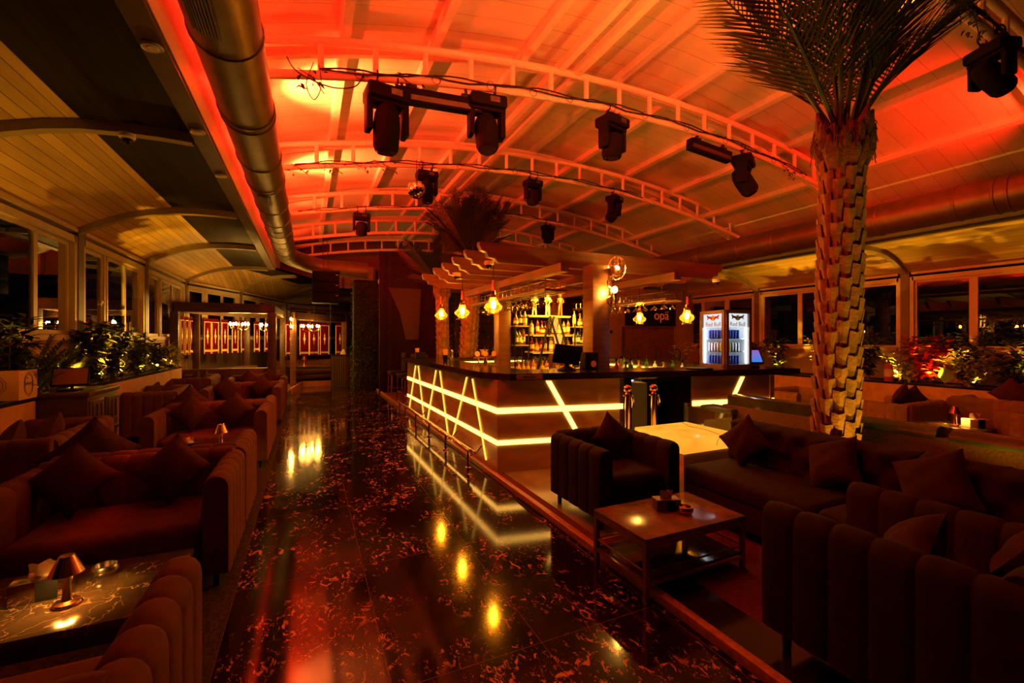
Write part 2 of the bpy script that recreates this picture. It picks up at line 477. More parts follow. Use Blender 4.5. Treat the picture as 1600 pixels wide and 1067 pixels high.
for k, n in ((2, 'nearest curved rib under the right vault above the tall window post'), (3, 'second curved rib under the right vault, behind the pergola end'),
             (4, 'far curved rib under the right vault beyond the bar')):
    rib(O_R[k], I_R[k], n)

# ------------------------------------------------------------------ fascias and main roof
def roof_z(x): return 1.56 + 3.94 - .035 * (x - 4.2) ** 2
M['fascia'] = mat('brown_fascia_board', (0.09, 0.055, 0.026), .5, var=.12)
struct(MB().box((-.925, 5.9, 3.5), (.15, 15.9, .05)), 'trim_3', M['fascia'])
struct(MB().box((-.87, 7.25, 4.06), (.05, 18.5, 1.08)), 'wall_clerestory_left', M['roof'])
struct(MB().box((10.28, 8, 3.5), (.15, 20, .05)), 'trim_4', M['fascia'])
struct(MB().box((10.3, 8, 3.93), (.05, 20, .84)), 'wall_clerestory_right', M['roof'])
mb = MB()
xs = [-.85 + (11.15) * i / 24 for i in range(25)]
mb.grid([[(x, -2, roof_z(x)) for x in xs], [(x, 17.2, roof_z(x)) for x in xs]])
mb.grid([[(x, -2, roof_z(x) + .06) for x in xs], [(x, 17.2, roof_z(x) + .06) for x in xs]])
M['roof_p'] = plank_mat('white_roof_boards', (0.62, 0.55, 0.46), (0.66, 0.58, 0.5), .3, 1, .6, .012, vary=.06)
struct(mb, 'ceiling', M['roof_p'], smooth=40)
pur_group = 'roof purlins running along the hall'
PX = [(.36, 'leftmost roof purlin, closest to the big left duct'), (1.4, 'second roof purlin from the left duct'), (2.62, 'third roof purlin, just left of the ridge'),
      (4.2, 'fourth roof purlin, just right of the ridge'), (5.3, 'fifth roof purlin from the left duct'), (6.5, 'sixth roof purlin, above the near palm crown'),
      (7.75, 'seventh roof purlin, right of the near palm crown'), (9.0, 'rightmost roof purlin, near the right duct')]
for x, n in PX:
    z = roof_z(x)
    o = MB().box((0, 7.6, 0), (.1, 19, .11)).build('roof_purlin', M['white_steel'])
    o.location = (x, 0, z - .06); o.rotation_euler = (0, math.atan(.07 * (x - 4.2)), 0)
    tag(o, n, 'purlin', pur_group)
rb = thing('ridge_beam', 'pair of pale ridge tubes running down the middle of the red-lit roof', 'beam', (3.05, 0, 0))
for dx in (-.0, .26):
    MB().box((dx, 7.6, roof_z(3.05) - .27), (.09, 19, .11)).build('tube', M['white_steel'], rb)

# end wall
M['end_wall'] = mat('dark_red_end_wall', (0.16, 0.08, 0.055), .7, var=.1)
mb = MB(); pts = [(x, 17.1, roof_z(x)) for x in xs]
mb.slab([(-.85, 17.1, 3.42)] + pts + [(10.3, 17.1, 3.42)], (0, 1, 0), .1)
struct(mb, 'wall_back', M['end_wall'])
M['dark_wall'] = mat('dark_rear_wall', (0.035, 0.026, 0.02), .7, var=.2)
struct(MB().box((7.2, 17.15, 1.7), (10.2, .1, 3.4)), 'wall_back_lower', M['dark_wall'])
struct(MB().box((2.2, 21.6, 1.7), (9.5, .1, 3.6)), 'wall_back_apse', M['dark_wall'])
struct(MB().box((4.6, -2.05, 2.8), (15.4, .1, 5.6)), 'wall_front', M['dark_wall'])

# ------------------------------------------------------------------ window walls
M['plinth'] = mat('orange_brown_plinth', (0.26, 0.13, 0.055), .6, var=.12)
M['plinth_dark'] = mat('dark_brown_plinth', (0.07, 0.035, 0.018), .6, var=.12)
wcount = [0]
def bay(p0, p1, z0, z1, panes, side, wall_name, inward, pm='plinth'):
    """one window bay: solid wall below, framed sliding panes above; m = plinth material, inward = unit vector into the room"""
    p0 = Vector((*p0, 0)); p1 = Vector((*p1, 0)); t = (p1 - p0); Ln = t.length; t.normalize()
    wcount[0] += 1
    n = Vector((*inward, 0))
    struct(MB().bar(p0 + Vector((0, 0, z0 / 2)), p1 + Vector((0, 0, z0 / 2)), .12, z0), wall_name, M[pm])
    g = .12
    a = p0 + t * g; b = p1 - t * g; W = Ln - 2 * g
    mb = MB(); hh = z1 - .1
    def rail(z, h, d): mb.bar(a + Vector((0, 0, z)), b + Vector((0, 0, z)), d, h)
    rail(z0 + .035, .07, .14); rail(hh - .04, .09, .14); rail(z1 - .02, .05, .18)
    for k in range(panes + 1):
        q = a + t * (W * k / panes)
        dd = .14 if k in (0, panes) else .06
        mb.box((q.x, q.y, (z0 + hh) / 2), (.07 if abs(t.y) < .5 else dd, .07 if abs(t.y) > .5 else dd, hh - z0), rot=(0, 0, 0))
    for k in range(panes):     # the sash rails of each sliding pane
        q0 = a + t * (W * k / panes + .03); q1 = a + t * (W * (k + 1) / panes - .03)
        off = n * (.02 if k % 2 else -.015)
        for z in (z0 + .1, hh - .11): mb.bar(q0 + off + Vector((0, 0, z)), q1 + off + Vector((0, 0, z)), .035, .05)
        for q in (q0 + t * .02, q1 - t * .02): mb.bar(q + off + Vector((0, 0, z0 + .08)), q + off + Vector((0, 0, hh - .09)), .04, .04)
    fr = struct(mb, 'window_%d' % wcount[0], M['frame'])
    for k in range(panes):
        off = n * (.02 if k % 2 else -.015)
        q0 = a + t * (W * k / panes + .05) + off; q1 = a + t * (W * (k + 1) / panes - .05) + off
        MB().face([q0 + Vector((0, 0, z0 + .1)), q1 + Vector((0, 0, z0 + .1)), q1 + Vector((0, 0, hh - .1)), q0 + Vector((0, 0, hh - .1))]).build('pane', M['glass'], fr)
    return fr
def wpost(p, z1, k, side):
    struct(MB().box((p[0], p[1], z1 / 2), (.16, .16, z1)), 'wall_post_%s_%d' % (side, k), M['post'])
for k in range(1, 8):
    a, b = O_L[k], O_L[k + 1]
    tv = Vector((b[0] - a[0], b[1] - a[1])).normalized(); inn = (tv.y, -tv.x)
    bay(a, b, 1.55, 3.04, 3 if k != 2 else 3, 'left', 'wall_left', inn, 'plinth' if k < 5 else 'plinth_dark')
for k in range(1, 9): wpost(O_L[k], 3.06, k, 'left')
for k in range(0, 4):
    bay(O_R[k], O_R[k + 1], 1.3, 3.04, 3, 'right', 'wall_right', (-1, 0))
for k in range(1, 5): wpost(O_R[k], 3.06, k, 'right')
# ------------------------------------------------------------------ arched trusses
def chord_z(x): return 1.56 + 3.27 - .0235 * (x - 4.6) ** 2
X0, X1 = -.8, 10.2
TY = [2.1, 5.1, 7.8, 10.6, 13.3, 16.1]
TN = ['nearest arched roof truss at the upper right, above the tall palm', 'second arched roof truss, the large one carrying the row of lighting heads',
      'third arched roof truss, the one with the mirror ball', 'fourth arched roof truss from the camera', 'fifth arched roof truss from the camera', 'farthest arched roof truss by the red end wall']
def truss(y, label):
    t = thing('roof_truss', label, 'truss', (0, y, 0), 0, 'white arched roof trusses')
    xs = [X0 + (X1 - X0) * i / 40 for i in range(41)]
    MB().tube([(x, 0, chord_z(x)) for x in xs], .046, 10).build('lower_chord', M['white_steel'], t)
    MB().tube([(x, 0, chord_z(x) + .36) for x in xs], .046, 10).build('upper_chord', M['white_steel'], t)
    mb = MB()
    for a, b in zip(xs, xs[1:]):
        mb.bar((a, .26, roof_z(a) - .16), (b, .26, roof_z(b) - .16), .07, .1)
    mb.build('rafter', M['white_steel'], t)
    x = -.44
    while x < X1:
        MB().tube([(x, 0, chord_z(x)), (x, 0, chord_z(x) + .36)], .032, 8).build('strut', M['white_steel'], t)
        x += .56
    return t
for y, n in zip(TY, TN): truss(y, n)

# cables tied along the lower chords
def cable(name, label, y, x0, x1, seed, r=.009, up=.05):
    rnd = random.Random(seed); mb = MB()
    for s in range(2):
        pts = []; x = x0
        while x < x1:
            pts.append((x, y - .06 - .012 * s, chord_z(x) + up - .02 + .022 * math.sin(x * 5.1 + s * 2) - .02 * s + rnd.uniform(-.008, .008)))
            x += rnd.uniform(.12, .3)
        mb.tube(pts, r, 5)
    x = x0 + .4
    while x < x1:   # cable ties and hanging loops
        mb.tube([(x + .05 * math.cos(a), y + .058 * math.sin(a) * 0 - .06, chord_z(x) + .055 * math.sin(a)) for a in [PI * k / 6 for k in range(13)]], .004, 4)
        x += rnd.uniform(.5, .9)
    return tag(mb.build(name, M['rubber']), label, 'cable', 'black cables tied along the trusses')
cable('cable', 'black cable looping along the second truss between the lighting heads', 5.1, .1, 8.3, 3)
cable('cable', 'black cable tied along the mirror-ball truss', 7.8, -.2, 6.8, 4)
cable('cable', 'black cable sagging along the fourth truss', 10.6, -.2, 6.4, 5)
cable('cable', 'black cable bunch on the nearest truss beside the upper right lighting head', 2.1, 5.2, 8.5, 6, .012)
mb = MB()
mb.tube(curve([(.55, 5.04, 4.45), (.45, 5.03, 4.28), (.2, 5.03, 4.22), (-.1, 5.03, 4.30), (-.2, 5.03, 4.43)]), .007, 5)
mb.tube(curve([(.05, 5.03, 4.44), (-.02, 5.03, 4.2), (.05, 5.03, 4.05), (.12, 5.03, 4.2), (.1, 5.03, 4.43)]), .005, 5)
tag(mb.build('hanging_cable', M['rubber']), 'loose cable loops hanging beside the left duct on the second truss', 'cable')

# dry vine sprigs left on the trusses
M['vine'] = mat('dark_vine_leaf', (0.05, 0.045, 0.018), .7, var=.3)
def leaf_card(mb, p, d, up, L, W):
    d = Vector(d).normalized(); up = Vector(up); s = d.cross(up)
    if s.length < 1e-3: s = d.cross(Vector((1, .3, 0)))
    s.normalize(); n = s.cross(d)
    p = Vector(p); a = p + d * L * .35 + n * L * .06; b = p + d * L * .7 + n * L * .03; t = p + d * L - n * L * .06
    v = [mb.bm.verts.new(q) for q in (p, a + s * W * .5 + n * W * .18, b + s * W * .36 + n * W * .12, t, b - s * W * .36 + n * W * .12, a - s * W * .5 + n * W * .18, a, b)]
    mb.bm.faces.new((v[0], v[1], v[6])); mb.bm.faces.new((v[1], v[2], v[7], v[6])); mb.bm.faces.new((v[2], v[3], v[7]))
    mb.bm.faces.new((v[0], v[6], v[5])); mb.bm.faces.new((v[6], v[7], v[4], v[5])); mb.bm.faces.new((v[7], v[3], v[4]))
def sprig(x, y, label, seed, n=14, drop=.16):
    rnd = random.Random(seed); mb = MB(); z = chord_z(x) - .04
    mb.tube([(x - .15, y - .05, z + .05), (x, y - .05, z - .02), (x + .1, y - .05, z - drop)], .005, 4)
    for k in range(n):
        p = (x + rnd.uniform(-.16, .16), y - .05 + rnd.uniform(-.04, .04), z - rnd.uniform(-.05, drop))
        leaf_card(mb, p, (rnd.uniform(-1, 1), rnd.uniform(-1, 1), rnd.uniform(-1, .3)), (0, 0, 1), rnd.uniform(.05, .09), .035)
    return tag(mb.build('vine_sprig', M['vine']), label, 'vine', 'dry vine sprigs on the trusses')
sprig(.05, 5.1, 'vine sprig dangling from the second truss near the left duct', 1)
sprig(1.05, 5.1, 'vine sprig above the first lighting head on the second truss', 2, 10, .05)
for k, x in enumerate((-.1, .4, .8, 1.25)):
    sprig(x, 7.8, ORD[k] + ' vine sprig from the left duct on the mirror-ball truss', 10 + k, 9, .1)
sprig(6.0, 2.1, 'green vine sprig beside the upper right lighting head', 21, 22, .2)
sprig(5.6, 2.1, 'small vine sprig left of the upper right lighting head', 22, 14, .12)
sprig(7.7, 5.1, 'vine sprig on the second truss just left of the tall palm', 23, 14, .14)

# ------------------------------------------------------------------ air ducts
def duct(name, pts, r, label, vents, rings):
    t = thing(name, label, 'air duct', pts[0])
    o = Vector(pts[0])
    MB().tube([Vector(p) - o for p in pts], r, 28).build('body', M['galv'], t)
    for y in rings:
        mb = MB()
        mb.tube([(0, y - o.y + d, 0) for d in (-.02, -.012, .012, .02)], [r, r + .012, r + .012, r], 28, cap=False)
        mb.build('seam_ring', M['galv'], t)
    for (y, ang, ln) in vents:
        mb = MB(); n = 9; half = .32
        rows = []
        for d in (-ln / 2, ln / 2):
            rows.append([((r + .006) * math.sin(ang + half * (2 * k / 8 - 1)), y - o.y + d, -(r + .006) * math.cos(ang + half * (2 * k / 8 - 1))) for k in range(9)])
        mb.grid(rows)
        v = mb.build('vent_grille', M['vent'], t)
        fr = MB()
        for k in range(n):
            a = ang + half * (2 * k / (n - 1) - 1)
            fr.bar(((r + .011) * math.sin(a), y - o.y - ln / 2, -(r + .011) * math.cos(a)), ((r + .011) * math.sin(a), y - o.y + ln / 2, -(r + .011) * math.cos(a)), .01, .01)
        fr.build('slat', M['galv'], v)
    return t
elbow = [(-.54 + (1 - math.cos(a)) * .9, 12.9 + math.sin(a) * .9, 3.8 - .18 * (1 - math.cos(a))) for a in [PI / 2 * k / 8 for k in range(1, 9)]]
duct('air_duct', [(-.54, -1.9, 3.8), (-.54, 3, 3.8), (-.54, 8, 3.8), (-.54, 12.9, 3.8)] + elbow + [(1.6, 13.8, 3.6)], .235,
     'big round galvanised duct running along the left edge of the red roof', [(3.25, -.3, .5), (7.3, -.1, .45), (9.6, .1, .4), (11.2, .1, .35), (12.3, .1, .3)],
     [2.6, 3.75, 4.9, 5.02, 6.1, 6.9, 7.0, 8.1, 9.0, 9.9, 10.5, 11.4, 12.0, 12.6])
duct('air_duct', [(9.72, -1.9, 3.79), (9.72, 3, 3.79), (9.72, 9, 3.79), (9.72, 16.9, 3.79)], .285,
     'big round galvanised duct along the right side behind the tall palm', [], [2.0, 2.9, 3.05, 3.5, 4.6, 5.4, 5.5, 6.6, 7.5, 8.7, 8.8, 10.2, 11.5, 13])

# ------------------------------------------------------------------ moving heads
M['lens'] = mat('dark_lens_glass', (0.02, 0.015, 0.02), .08, spec=.8)
def make_head(label, pan, tilt, s=1.0, kind='a'):
    t = thing('moving_head_light', label, 'stage light', (0, 0, 0), pan, 'moving head lights on the trusses')
    b = MB().box((0, 0, -.13 * s), (.34 * s, .24 * s, .11 * s), bevel=.03)
    b.build('base', M['black'], t)
    MB().box((.05 * s, -.123 * s, -.13 * s), (.09 * s, .006, .05 * s)).build('display', M['lens'], t)
    mb = MB()
    for sx in (-1, 1):
        mb.box((sx * .145 * s, 0, -.30 * s), (.05 * s, .13 * s, .27 * s), bevel=.02)
    mb.box((0, 0, -.195 * s), (.33 * s, .15 * s, .035 * s), bevel=.012)
    mb.build('yoke', M['black'], t)
    h = MB()
    if kind == 'a':
        h.lathe([(0, -.2), (.085, -.2), (.105, -.16), (.11, 0), (.1, .09), (.07, .16), (.04, .175), (0, .175)], (0, 0, 0), 12)
    else:
        h.lathe([(0, -.15), (.1, -.15), (.115, -.12), (.115, .02), (.1, .1), (.05, .13), (0, .13)], (0, 0, 0), 10)
    hd = h.build('head', M['black'], t)
    hd.scale = (s, s, s); hd.location = (0, 0, -.37 * s); hd.rotation_euler = (tilt, 0, 0)
    MB().lathe([(0, -.012), (.07, -.012), (.078, 0), (0, .001)], (0, 0, -.2 if kind == 'a' else -.15), 14).build('lens', M['lens'], hd)
    for sx in (-.08, .08):
        mb = MB(); mb.box((sx * s, 0, -.045), (.03, .035, .09)); mb.tube([(sx * s, .052 * math.sin(a), .035 + .052 * math.cos(a)) for a in [2 * PI * k / 12 for k in range(12)]], .009, 5, closed=True)
        mb.build('clamp', M['black_metal'], t)
    return t
HEADS = [(.80, 5.1, .1, .15, 1.38, 'a', 'moving head light nearest the left duct on the second truss'),
         (2.0, 5.1, -.1, -.25, 1.35, 'a', 'moving head light in front of the ridge, right end of the long light bar'),
         (3.92, 5.1, .2, .1, 1.25, 'b', 'moving head light at mid span of the second truss, hung alone'),
         (6.62, 5.1, .5, -.5, 1.3, 'a', 'moving head light beside the right light bar, left of the tall palm'),
         (6.5, 2.1, 1.2, -.9, 1.08, 'a', 'moving head light at the upper right edge, right of the palm fronds'),
         (1.92, 7.8, 0, .1, 1.1, 'a', 'moving head light directly behind the mirror ball'),
         (4.05, 7.8, .1, .05, 1.05, 'b', 'moving head light right of the far palm crown'),
         (6.05, 7.8, .4, .7, 1.1, 'a', 'tilted moving head light on the mirror-ball truss, farthest right'),
         (1.10, 10.6, 0, .3, 1.1, 'b', 'moving head light on the fourth truss near the left duct'),
         (5.97, 10.6, .2, .05, 1.05, 'b', 'moving head light above the bar pergola, behind its front beam')]
for x, y, pan, tilt, s, kd, lab in HEADS:
    h = make_head(lab, pan, tilt, s, kd); h.location = (x, y, chord_z(x) - .035)
# ------------------------------------------------------------------ light bars
def light_bar(x, y, ln, label, rz=0, tilt=0.0):
    t = thing('light_bar', label, 'stage light', (x, y, chord_z(x) - .05), rz)
    t.rotation_euler = (0, tilt, rz)
    MB().box((0, 0, -.17), (ln, .12, .17), bevel=.012).build('housing', M['black'], t)
    MB().box((0, -.061, -.2), (ln - .06, .006, .06)).build('lens_strip', M['lens'], t)
    mb = MB()
    for sx in (-.32, .32): mb.box((sx * ln, 0, -.07), (.13, .07, .07), bevel=.01); mb.box((sx * ln, 0, -.02), (.03, .03, .1))
    mb.build('bracket', M['black_metal'], t)
light_bar(1.40, 5.1, 1.04, 'long black light bar between the two left lighting heads', 0, -.06)
light_bar(5.85, 5.1, .9, 'long black light bar on the right of the second truss', 0, .08)
# ------------------------------------------------------------------ mirror balls
def mirror_ball(x, y, z, r, top, label):
    t = thing('mirror_ball', label, 'mirror ball', (x, y, z), 0, 'mirror balls')
    m = M['mirror']
    mb = MB(); n = 14
    for i in range(n):
        th0, th1 = PI * i / n, PI * (i + 1) / n; k = max(4, int(2 * n * math.sin((th0 + th1) / 2)))
        for j in range(k):
            a0, a1 = 2 * PI * j / k, 2 * PI * (j + .94) / k; b1 = th0 + (th1 - th0) * .94
            q = [(r * math.sin(th) * math.cos(a), r * math.sin(th) * math.sin(a), r * math.cos(th)) for th, a in ((max(th0, .03), a0), (max(th0, .03), a1), (b1, a1), (b1, a0))]
            mb.face(q)
    mb.build('mirror_facets', m, t, 0)
    MB().ball((0, 0, 0), r * .985, 20).build('core', M['black'], t)
    MB().tube([(0, 0, r * .98), (0, 0, top - z)], .006, 5).build('wire', M['rubber'], t)
M['mirror'] = mat('mirror_facet', (.85, .8, .7), .06, 1.0)
mirror_ball(1.68, 7.55, 4.12, .155, chord_z(1.68), 'mirror ball hanging in front of a lighting head at the roof centre')
mirror_ball(2.08, 5.35, 4.12, .1, chord_z(2.08), 'small mirror ball half hidden behind the second lighting head')

# hanging speaker stack with its chains
t = thing('speaker_stack', 'black speaker stack hung on chains below the far trusses', 'loudspeaker', (.42, 12.9, 2.52))
for k in range(3):
    o = MB().box((0, 0, .14 + .275 * k), (.66, .5, .265), bevel=.015).build('cabinet', M['black'], t)
    MB().box((0, -.252, .14 + .275 * k), (.6, .006, .22)).build('grille', M['black'], o)
    MB().box((.27, -.257, .2 + .275 * k), (.05, .006, .012)).build('badge', M['white'], o)
MB().box((0, 0, .86), (.72, .3, .05), bevel=.01).build('flying_frame', M['black_metal'], t)
mb = MB()
for sx in (-.06, .06): mb.tube([(sx, 0, .88), (sx, .4, chord_z(.4) - 2.52)], .009, 5)
mb.build('chain', M['rubber'], t)
mb = MB(); mb.tube([(-.28, 0, .01), (-.28, 0, -1.35)], .006, 4); mb.tube([(.12, 0, .01), (.12, 0, -1.55)], .006, 4)
mb.build('cable', M['rubber'], t)

# dome cameras
def dome_camera(p, label):
    t = thing('dome_camera', label, 'security camera', p, 0, 'white dome security cameras')
    MB().lathe([(0, 0), (.06, 0), (.062, -.035), (.05, -.05), (0, -.05)], seg=16).build('housing', M['white'], t)
    MB().lathe([(.045, -.05), (.04, -.075), (.022, -.092), (0, -.097)], seg=14).build('dome', M['lens'], t)
dome_camera((-1.48, 5.05, 3.405), 'dome security camera under the nearest left vault rib')
# ceiling speakers set in the left fascia
for k, y in enumerate((3.6, 4.9, 6.1)):
    o = MB().lathe([(0, 0), (.03, 0), (.035, .006), (.055, .006), (.06, 0), (.06, .02), (0, .02)], (0, 0, -.022), 18).build('downlight', M['white'])
    o.location = (-.925, y, 3.474)
    tag(o, ORD[k] + ' small round downlight from the camera in the left fascia board', 'downlight', 'downlights in the left fascia')
# ------------------------------------------------------------------ channel-tufted seating
def channel(mb, p0, p1, th, z0, z1, n, bulge=.011, sub=8):
    """an upright padded slab from p0 to p1 (plan points) with n vertical channels, rounded over the top"""
    p0, p1 = Vector((*p0, 0)), Vector((*p1, 0)); t = (p1 - p0); L = t.length; t.normalize()
    s = Vector((-t.y, t.x, 0)); r = th / 2
    prof = [(-r, z0, -1, 0), (-r, (z0 + z1 - r) / 2, -1, 0), (-r, z1 - r, -1, 0)]
    for k in range(1, 8):
        a = PI - PI * k / 8
        prof.append((r * math.cos(a), z1 - r + r * math.sin(a), math.cos(a), math.sin(a)))
    prof += [(r, z1 - r, 1, 0), (r, (z0 + z1 - r) / 2, 1, 0), (r, z0, 1, 0)]
    rows = []
    N = n * sub
    for i in range(N + 1):
        f = (i % sub) / sub; b = bulge * (max(0, math.sin(PI * f)) ** .28 - 1) if 0 < i < N else -bulge * .8
        q = p0 + t * (L * i / N)
        rows.append([q + s * (x + nx * b) + Vector((0, 0, z + nz * b)) for x, z, nx, nz in prof])
    vs = mb.grid(rows)
    mb.bm.faces.new(vs[0][::-1]); mb.bm.faces.new(vs[-1])

def loveseat(name, label, cat, W, D, loc, rz, group, arm_h=.71, back_h=.74, th=.15, seat_z=.42, m='velvet', z0=.1):
    t = thing(name, label, cat, loc, rz, group)
    mm = M[m]
    mb = MB(); mb.box((0, .02, z0 + .07), (W - .04, D - .06, .16), bevel=.03); mb.build('seat_base', mm, t)
    mb = MB(); mb.box((0, -.05, seat_z - .09), (W - 2 * th - .015, D - th - .02, .19), bevel=.06, seg=3); mb.build('seat_cushion', mm, t)
    mb = MB(); channel(mb, (-W / 2 + th * .5, D / 2 - th / 2), (W / 2 - th * .5, D / 2 - th / 2), th, z0, back_h, max(4, round((W - th) / .165))); mb.build('backrest', mm, t)
    for sx in (-1, 1):
        mb = MB(); channel(mb, (sx * (W / 2 - th / 2), -D / 2), (sx * (W / 2 - th / 2), D / 2 - th * .25), th, z0, arm_h, max(4, round(D / .15))); mb.build('armrest', mm, t)
    for sx in (-1, 1):
        for sy in (-1, 1):
            MB().tube([(sx * (W / 2 - .08), sy * (D / 2 - .08), 0), (sx * (W / 2 - .08), sy * (D / 2 - .08), z0 + .02)], [.018, .026], 8).build('leg', M['leg_wood'], t)
    return t

def cushion(label, loc, rz, lean=.32, size=.4, diamond=True, m='cushion', group='square scatter cushions', roll=0.0):
    n = 14; mb = MB(); h = size / 2
    for sgn in (1, -1):
        rows = []
        for i in range(n + 1):
            row = []
            for j in range(n + 1):
                u, v = 2 * i / n - 1, 2 * j / n - 1
                thick = .085 * (max(0, 1 - abs(u) ** 2.2) * max(0, 1 - abs(v) ** 2.2)) ** .55
                pin = 1 - .10 * (1 - u * u) * abs(v) ** 3 * 1; pin2 = 1 - .10 * (1 - v * v) * abs(u) ** 3
                wr = .006 * math.sin(9 * u + 4 * v) * (1 - u * u) * (1 - v * v)
                row.append((u * h * pin2, sgn * (thick + wr), v * h * pin))
            rows.append(row)
        mb.grid(rows)
    bmesh.ops.remove_doubles(mb.bm, verts=mb.bm.verts, dist=.0008)
    a = (PI / 4 if diamond else 0) + roll
    Mx = Euler((0, a, 0)).to_matrix().to_4x4()
    for v in mb.bm.verts: v.co = Mx @ v.co
    zmin = min(v.co.z for v in mb.bm.verts)
    for v in mb.bm.verts: v.co.z -= zmin
    o = mb.build('cushion', M[m])
    o.location = loc; o.rotation_euler = (-lean, 0, rz)
    return tag(o, label, 'cushion', group)

SG = 'channel-backed loveseats beside the aisle'
AX = -1.065
FACE, AWAY = 0.0, PI
seats = [('loveseat at the bottom left corner, its channelled arm nearest the camera', -1.0, 1.72, AWAY, 1.24),
         ('front loveseat facing the camera behind the lamp-lit marble table', AX, 3.64, FACE, 1.24),
         ('loveseat back to back behind the front loveseat, facing away', AX, 4.44, AWAY, 1.24),
         ('second loveseat facing the camera, with two diamond cushions', AX, 6.46, FACE, 1.24),
         ('loveseat back to back behind the second facing loveseat', AX, 7.27, AWAY, 1.24),
         ('third loveseat facing the camera along the aisle', AX, 9.35, FACE, 1.24),
         ('loveseat back to back behind the third facing loveseat', AX, 10.15, AWAY, 1.24),
         ('farthest loveseat facing the camera, in front of the wooden booth', AX + .02, 12.15, FACE, 1.2)]
for lab, x, y, rz, wd in seats:
    if y < 11.9:
        loveseat('loveseat', lab, 'loveseat', wd, .8, (x, y, .008), rz, SG)
    else:
        loveseat('loveseat', lab, 'loveseat', wd, .7, (x, 11.45, .008), rz, SG)
CG = 'cushions on the aisle loveseats'
for lab, p, rz, ln in (
    ('left diamond cushion on the front facing loveseat', (-1.36, 3.66, .43), .12, .34),
    ('right diamond cushion on the front facing loveseat', (-.86, 3.68, .43), -.1, .34),
    ('left diamond cushion on the second facing loveseat', (-1.3, 6.48, .43), .1, .34),
    ('right diamond cushion on the second facing loveseat', (-.86, 6.5, .43), -.08, .3),
    ('left cushion on the third facing loveseat', (-1.36, 9.38, .43), .1, .34),
    ('right cushion on the third facing loveseat', (-.82, 9.38, .43), -.3, .36),
    ('left cushion on the farthest facing loveseat', (-1.22, 11.46, .43), .1, .34),
    ('right cushion on the farthest facing loveseat', (-.84, 11.46, .43), -.1, .34)):
    cushion(lab, p, rz, ln, .35, group=CG)
cushion('cushion slumped on the loveseat behind the front one, only its tip showing', (-1.5, 4.35, .43), PI + .5, .3, .42, group=CG)
cushion('cushion on the loveseat behind the second facing one, its tip showing', (-1.48, 7.2, .43), PI + .4, .3, .4, group=CG)

# sofas along the left planter, facing the aisle
PG = 'loveseats against the left planter'
for lab, y, wd in (('nearest loveseat against the left planter, beside the cabinet', 5.38, 1.28), ('middle loveseat against the left planter, beyond the cabinet', 8.93, 1.2), ('farthest loveseat against the left planter, by the booth', 11.55, 1.3)):
    loveseat('planter_loveseat', lab, 'loveseat', wd, .68, (-2.18, y, .008), -PI / 2, PG, arm_h=.76, back_h=.76, m='velvet')
LG = 'cushions on the planter loveseats'
for lab, p, r in (('striped-looking cushion at the near end of the nearest planter loveseat', (-2.3, 4.98, .43), -1.2), ('large upright cushion on the nearest planter loveseat', (-2.2, 5.35, .43), -1.3),
                  ('near cushion on the middle planter loveseat', (-2.28, 8.6, .43), -1.3), ('far cushion on the middle planter loveseat', (-2.2, 8.98, .43), -1.3),
                  ('near cushion on the farthest planter loveseat', (-2.26, 11.25, .43), -1.3), ('far cushion on the farthest planter loveseat', (-2.18, 11.6, .43), -1.4)):
    cushion(lab, p, r, .3, .36, group=LG)

# ------------------------------------------------------------------ marble coffee tables with lamps
def veined():
    m = bpy.data.materials.new('dark_veined_marble'); m.use_nodes = True
    nt = m.node_tree; b = nt.nodes['Principled BSDF']; L = nt.links.new
    tc = nt.nodes.new('ShaderNodeTexCoord')
    nz = nt.nodes.new('ShaderNodeTexNoise'); nz.inputs['Scale'].default_value = 3.5; nz.inputs['Detail'].default_value = 6
    L(tc.outputs['Object'], nz.inputs['Vector'])
    mp = nt.nodes.new('ShaderNodeMix'); mp.data_type = 'VECTOR'; mp.inputs[0].default_value = .42
    L(tc.outputs['Object'], mp.inputs[4]); L(nz.outputs['Color'], mp.inputs[5])
    vo = nt.nodes.new('ShaderNodeTexVoronoi'); vo.feature = 'DISTANCE_TO_EDGE'; vo.inputs['Scale'].default_value = 8.5
    L(mp.outputs[1], vo.inputs['Vector'])
    rp = nt.nodes.new('ShaderNodeValToRGB'); e = rp.color_ramp.elements
    e[0].position = 0; e[0].color = (.5, .32, .13, 1); e[1].position = .02; e[1].color = (.05, .03, .016, 1)
    e2 = e.new(.006); e2.color = (.22, .14, .06, 1)
    L(vo.outputs[0], rp.inputs[0])
    n2 = nt.nodes.new('ShaderNodeTexNoise'); n2.inputs['Scale'].default_value = 5; n2.inputs['Detail'].default_value = 3; L(tc.outputs['Object'], n2.inputs['Vector'])
    r2 = nt.nodes.new('ShaderNodeValToRGB'); r2.color_ramp.elements[0].position = .42; r2.color_ramp.elements[1].position = .58; L(n2.outputs[0], r2.inputs[0])
    m2 = nt.nodes.new('ShaderNodeMix'); m2.data_type = 'RGBA'; L(r2.outputs[0], m2.inputs[0]); m2.inputs[6].default_value = (.05, .03, .016, 1); L(rp.outputs[0], m2.inputs[7])
    L(m2.outputs[2], b.inputs['Base Color'])
    sock(b, 'Roughness', .13)
    return m
M['veined'] = veined()
M['table_brown'] = mat('brown_stone_tabletop', (0.2, 0.105, 0.055), .16, var=.4, scale=9)
M['lampshade'] = M['copper']
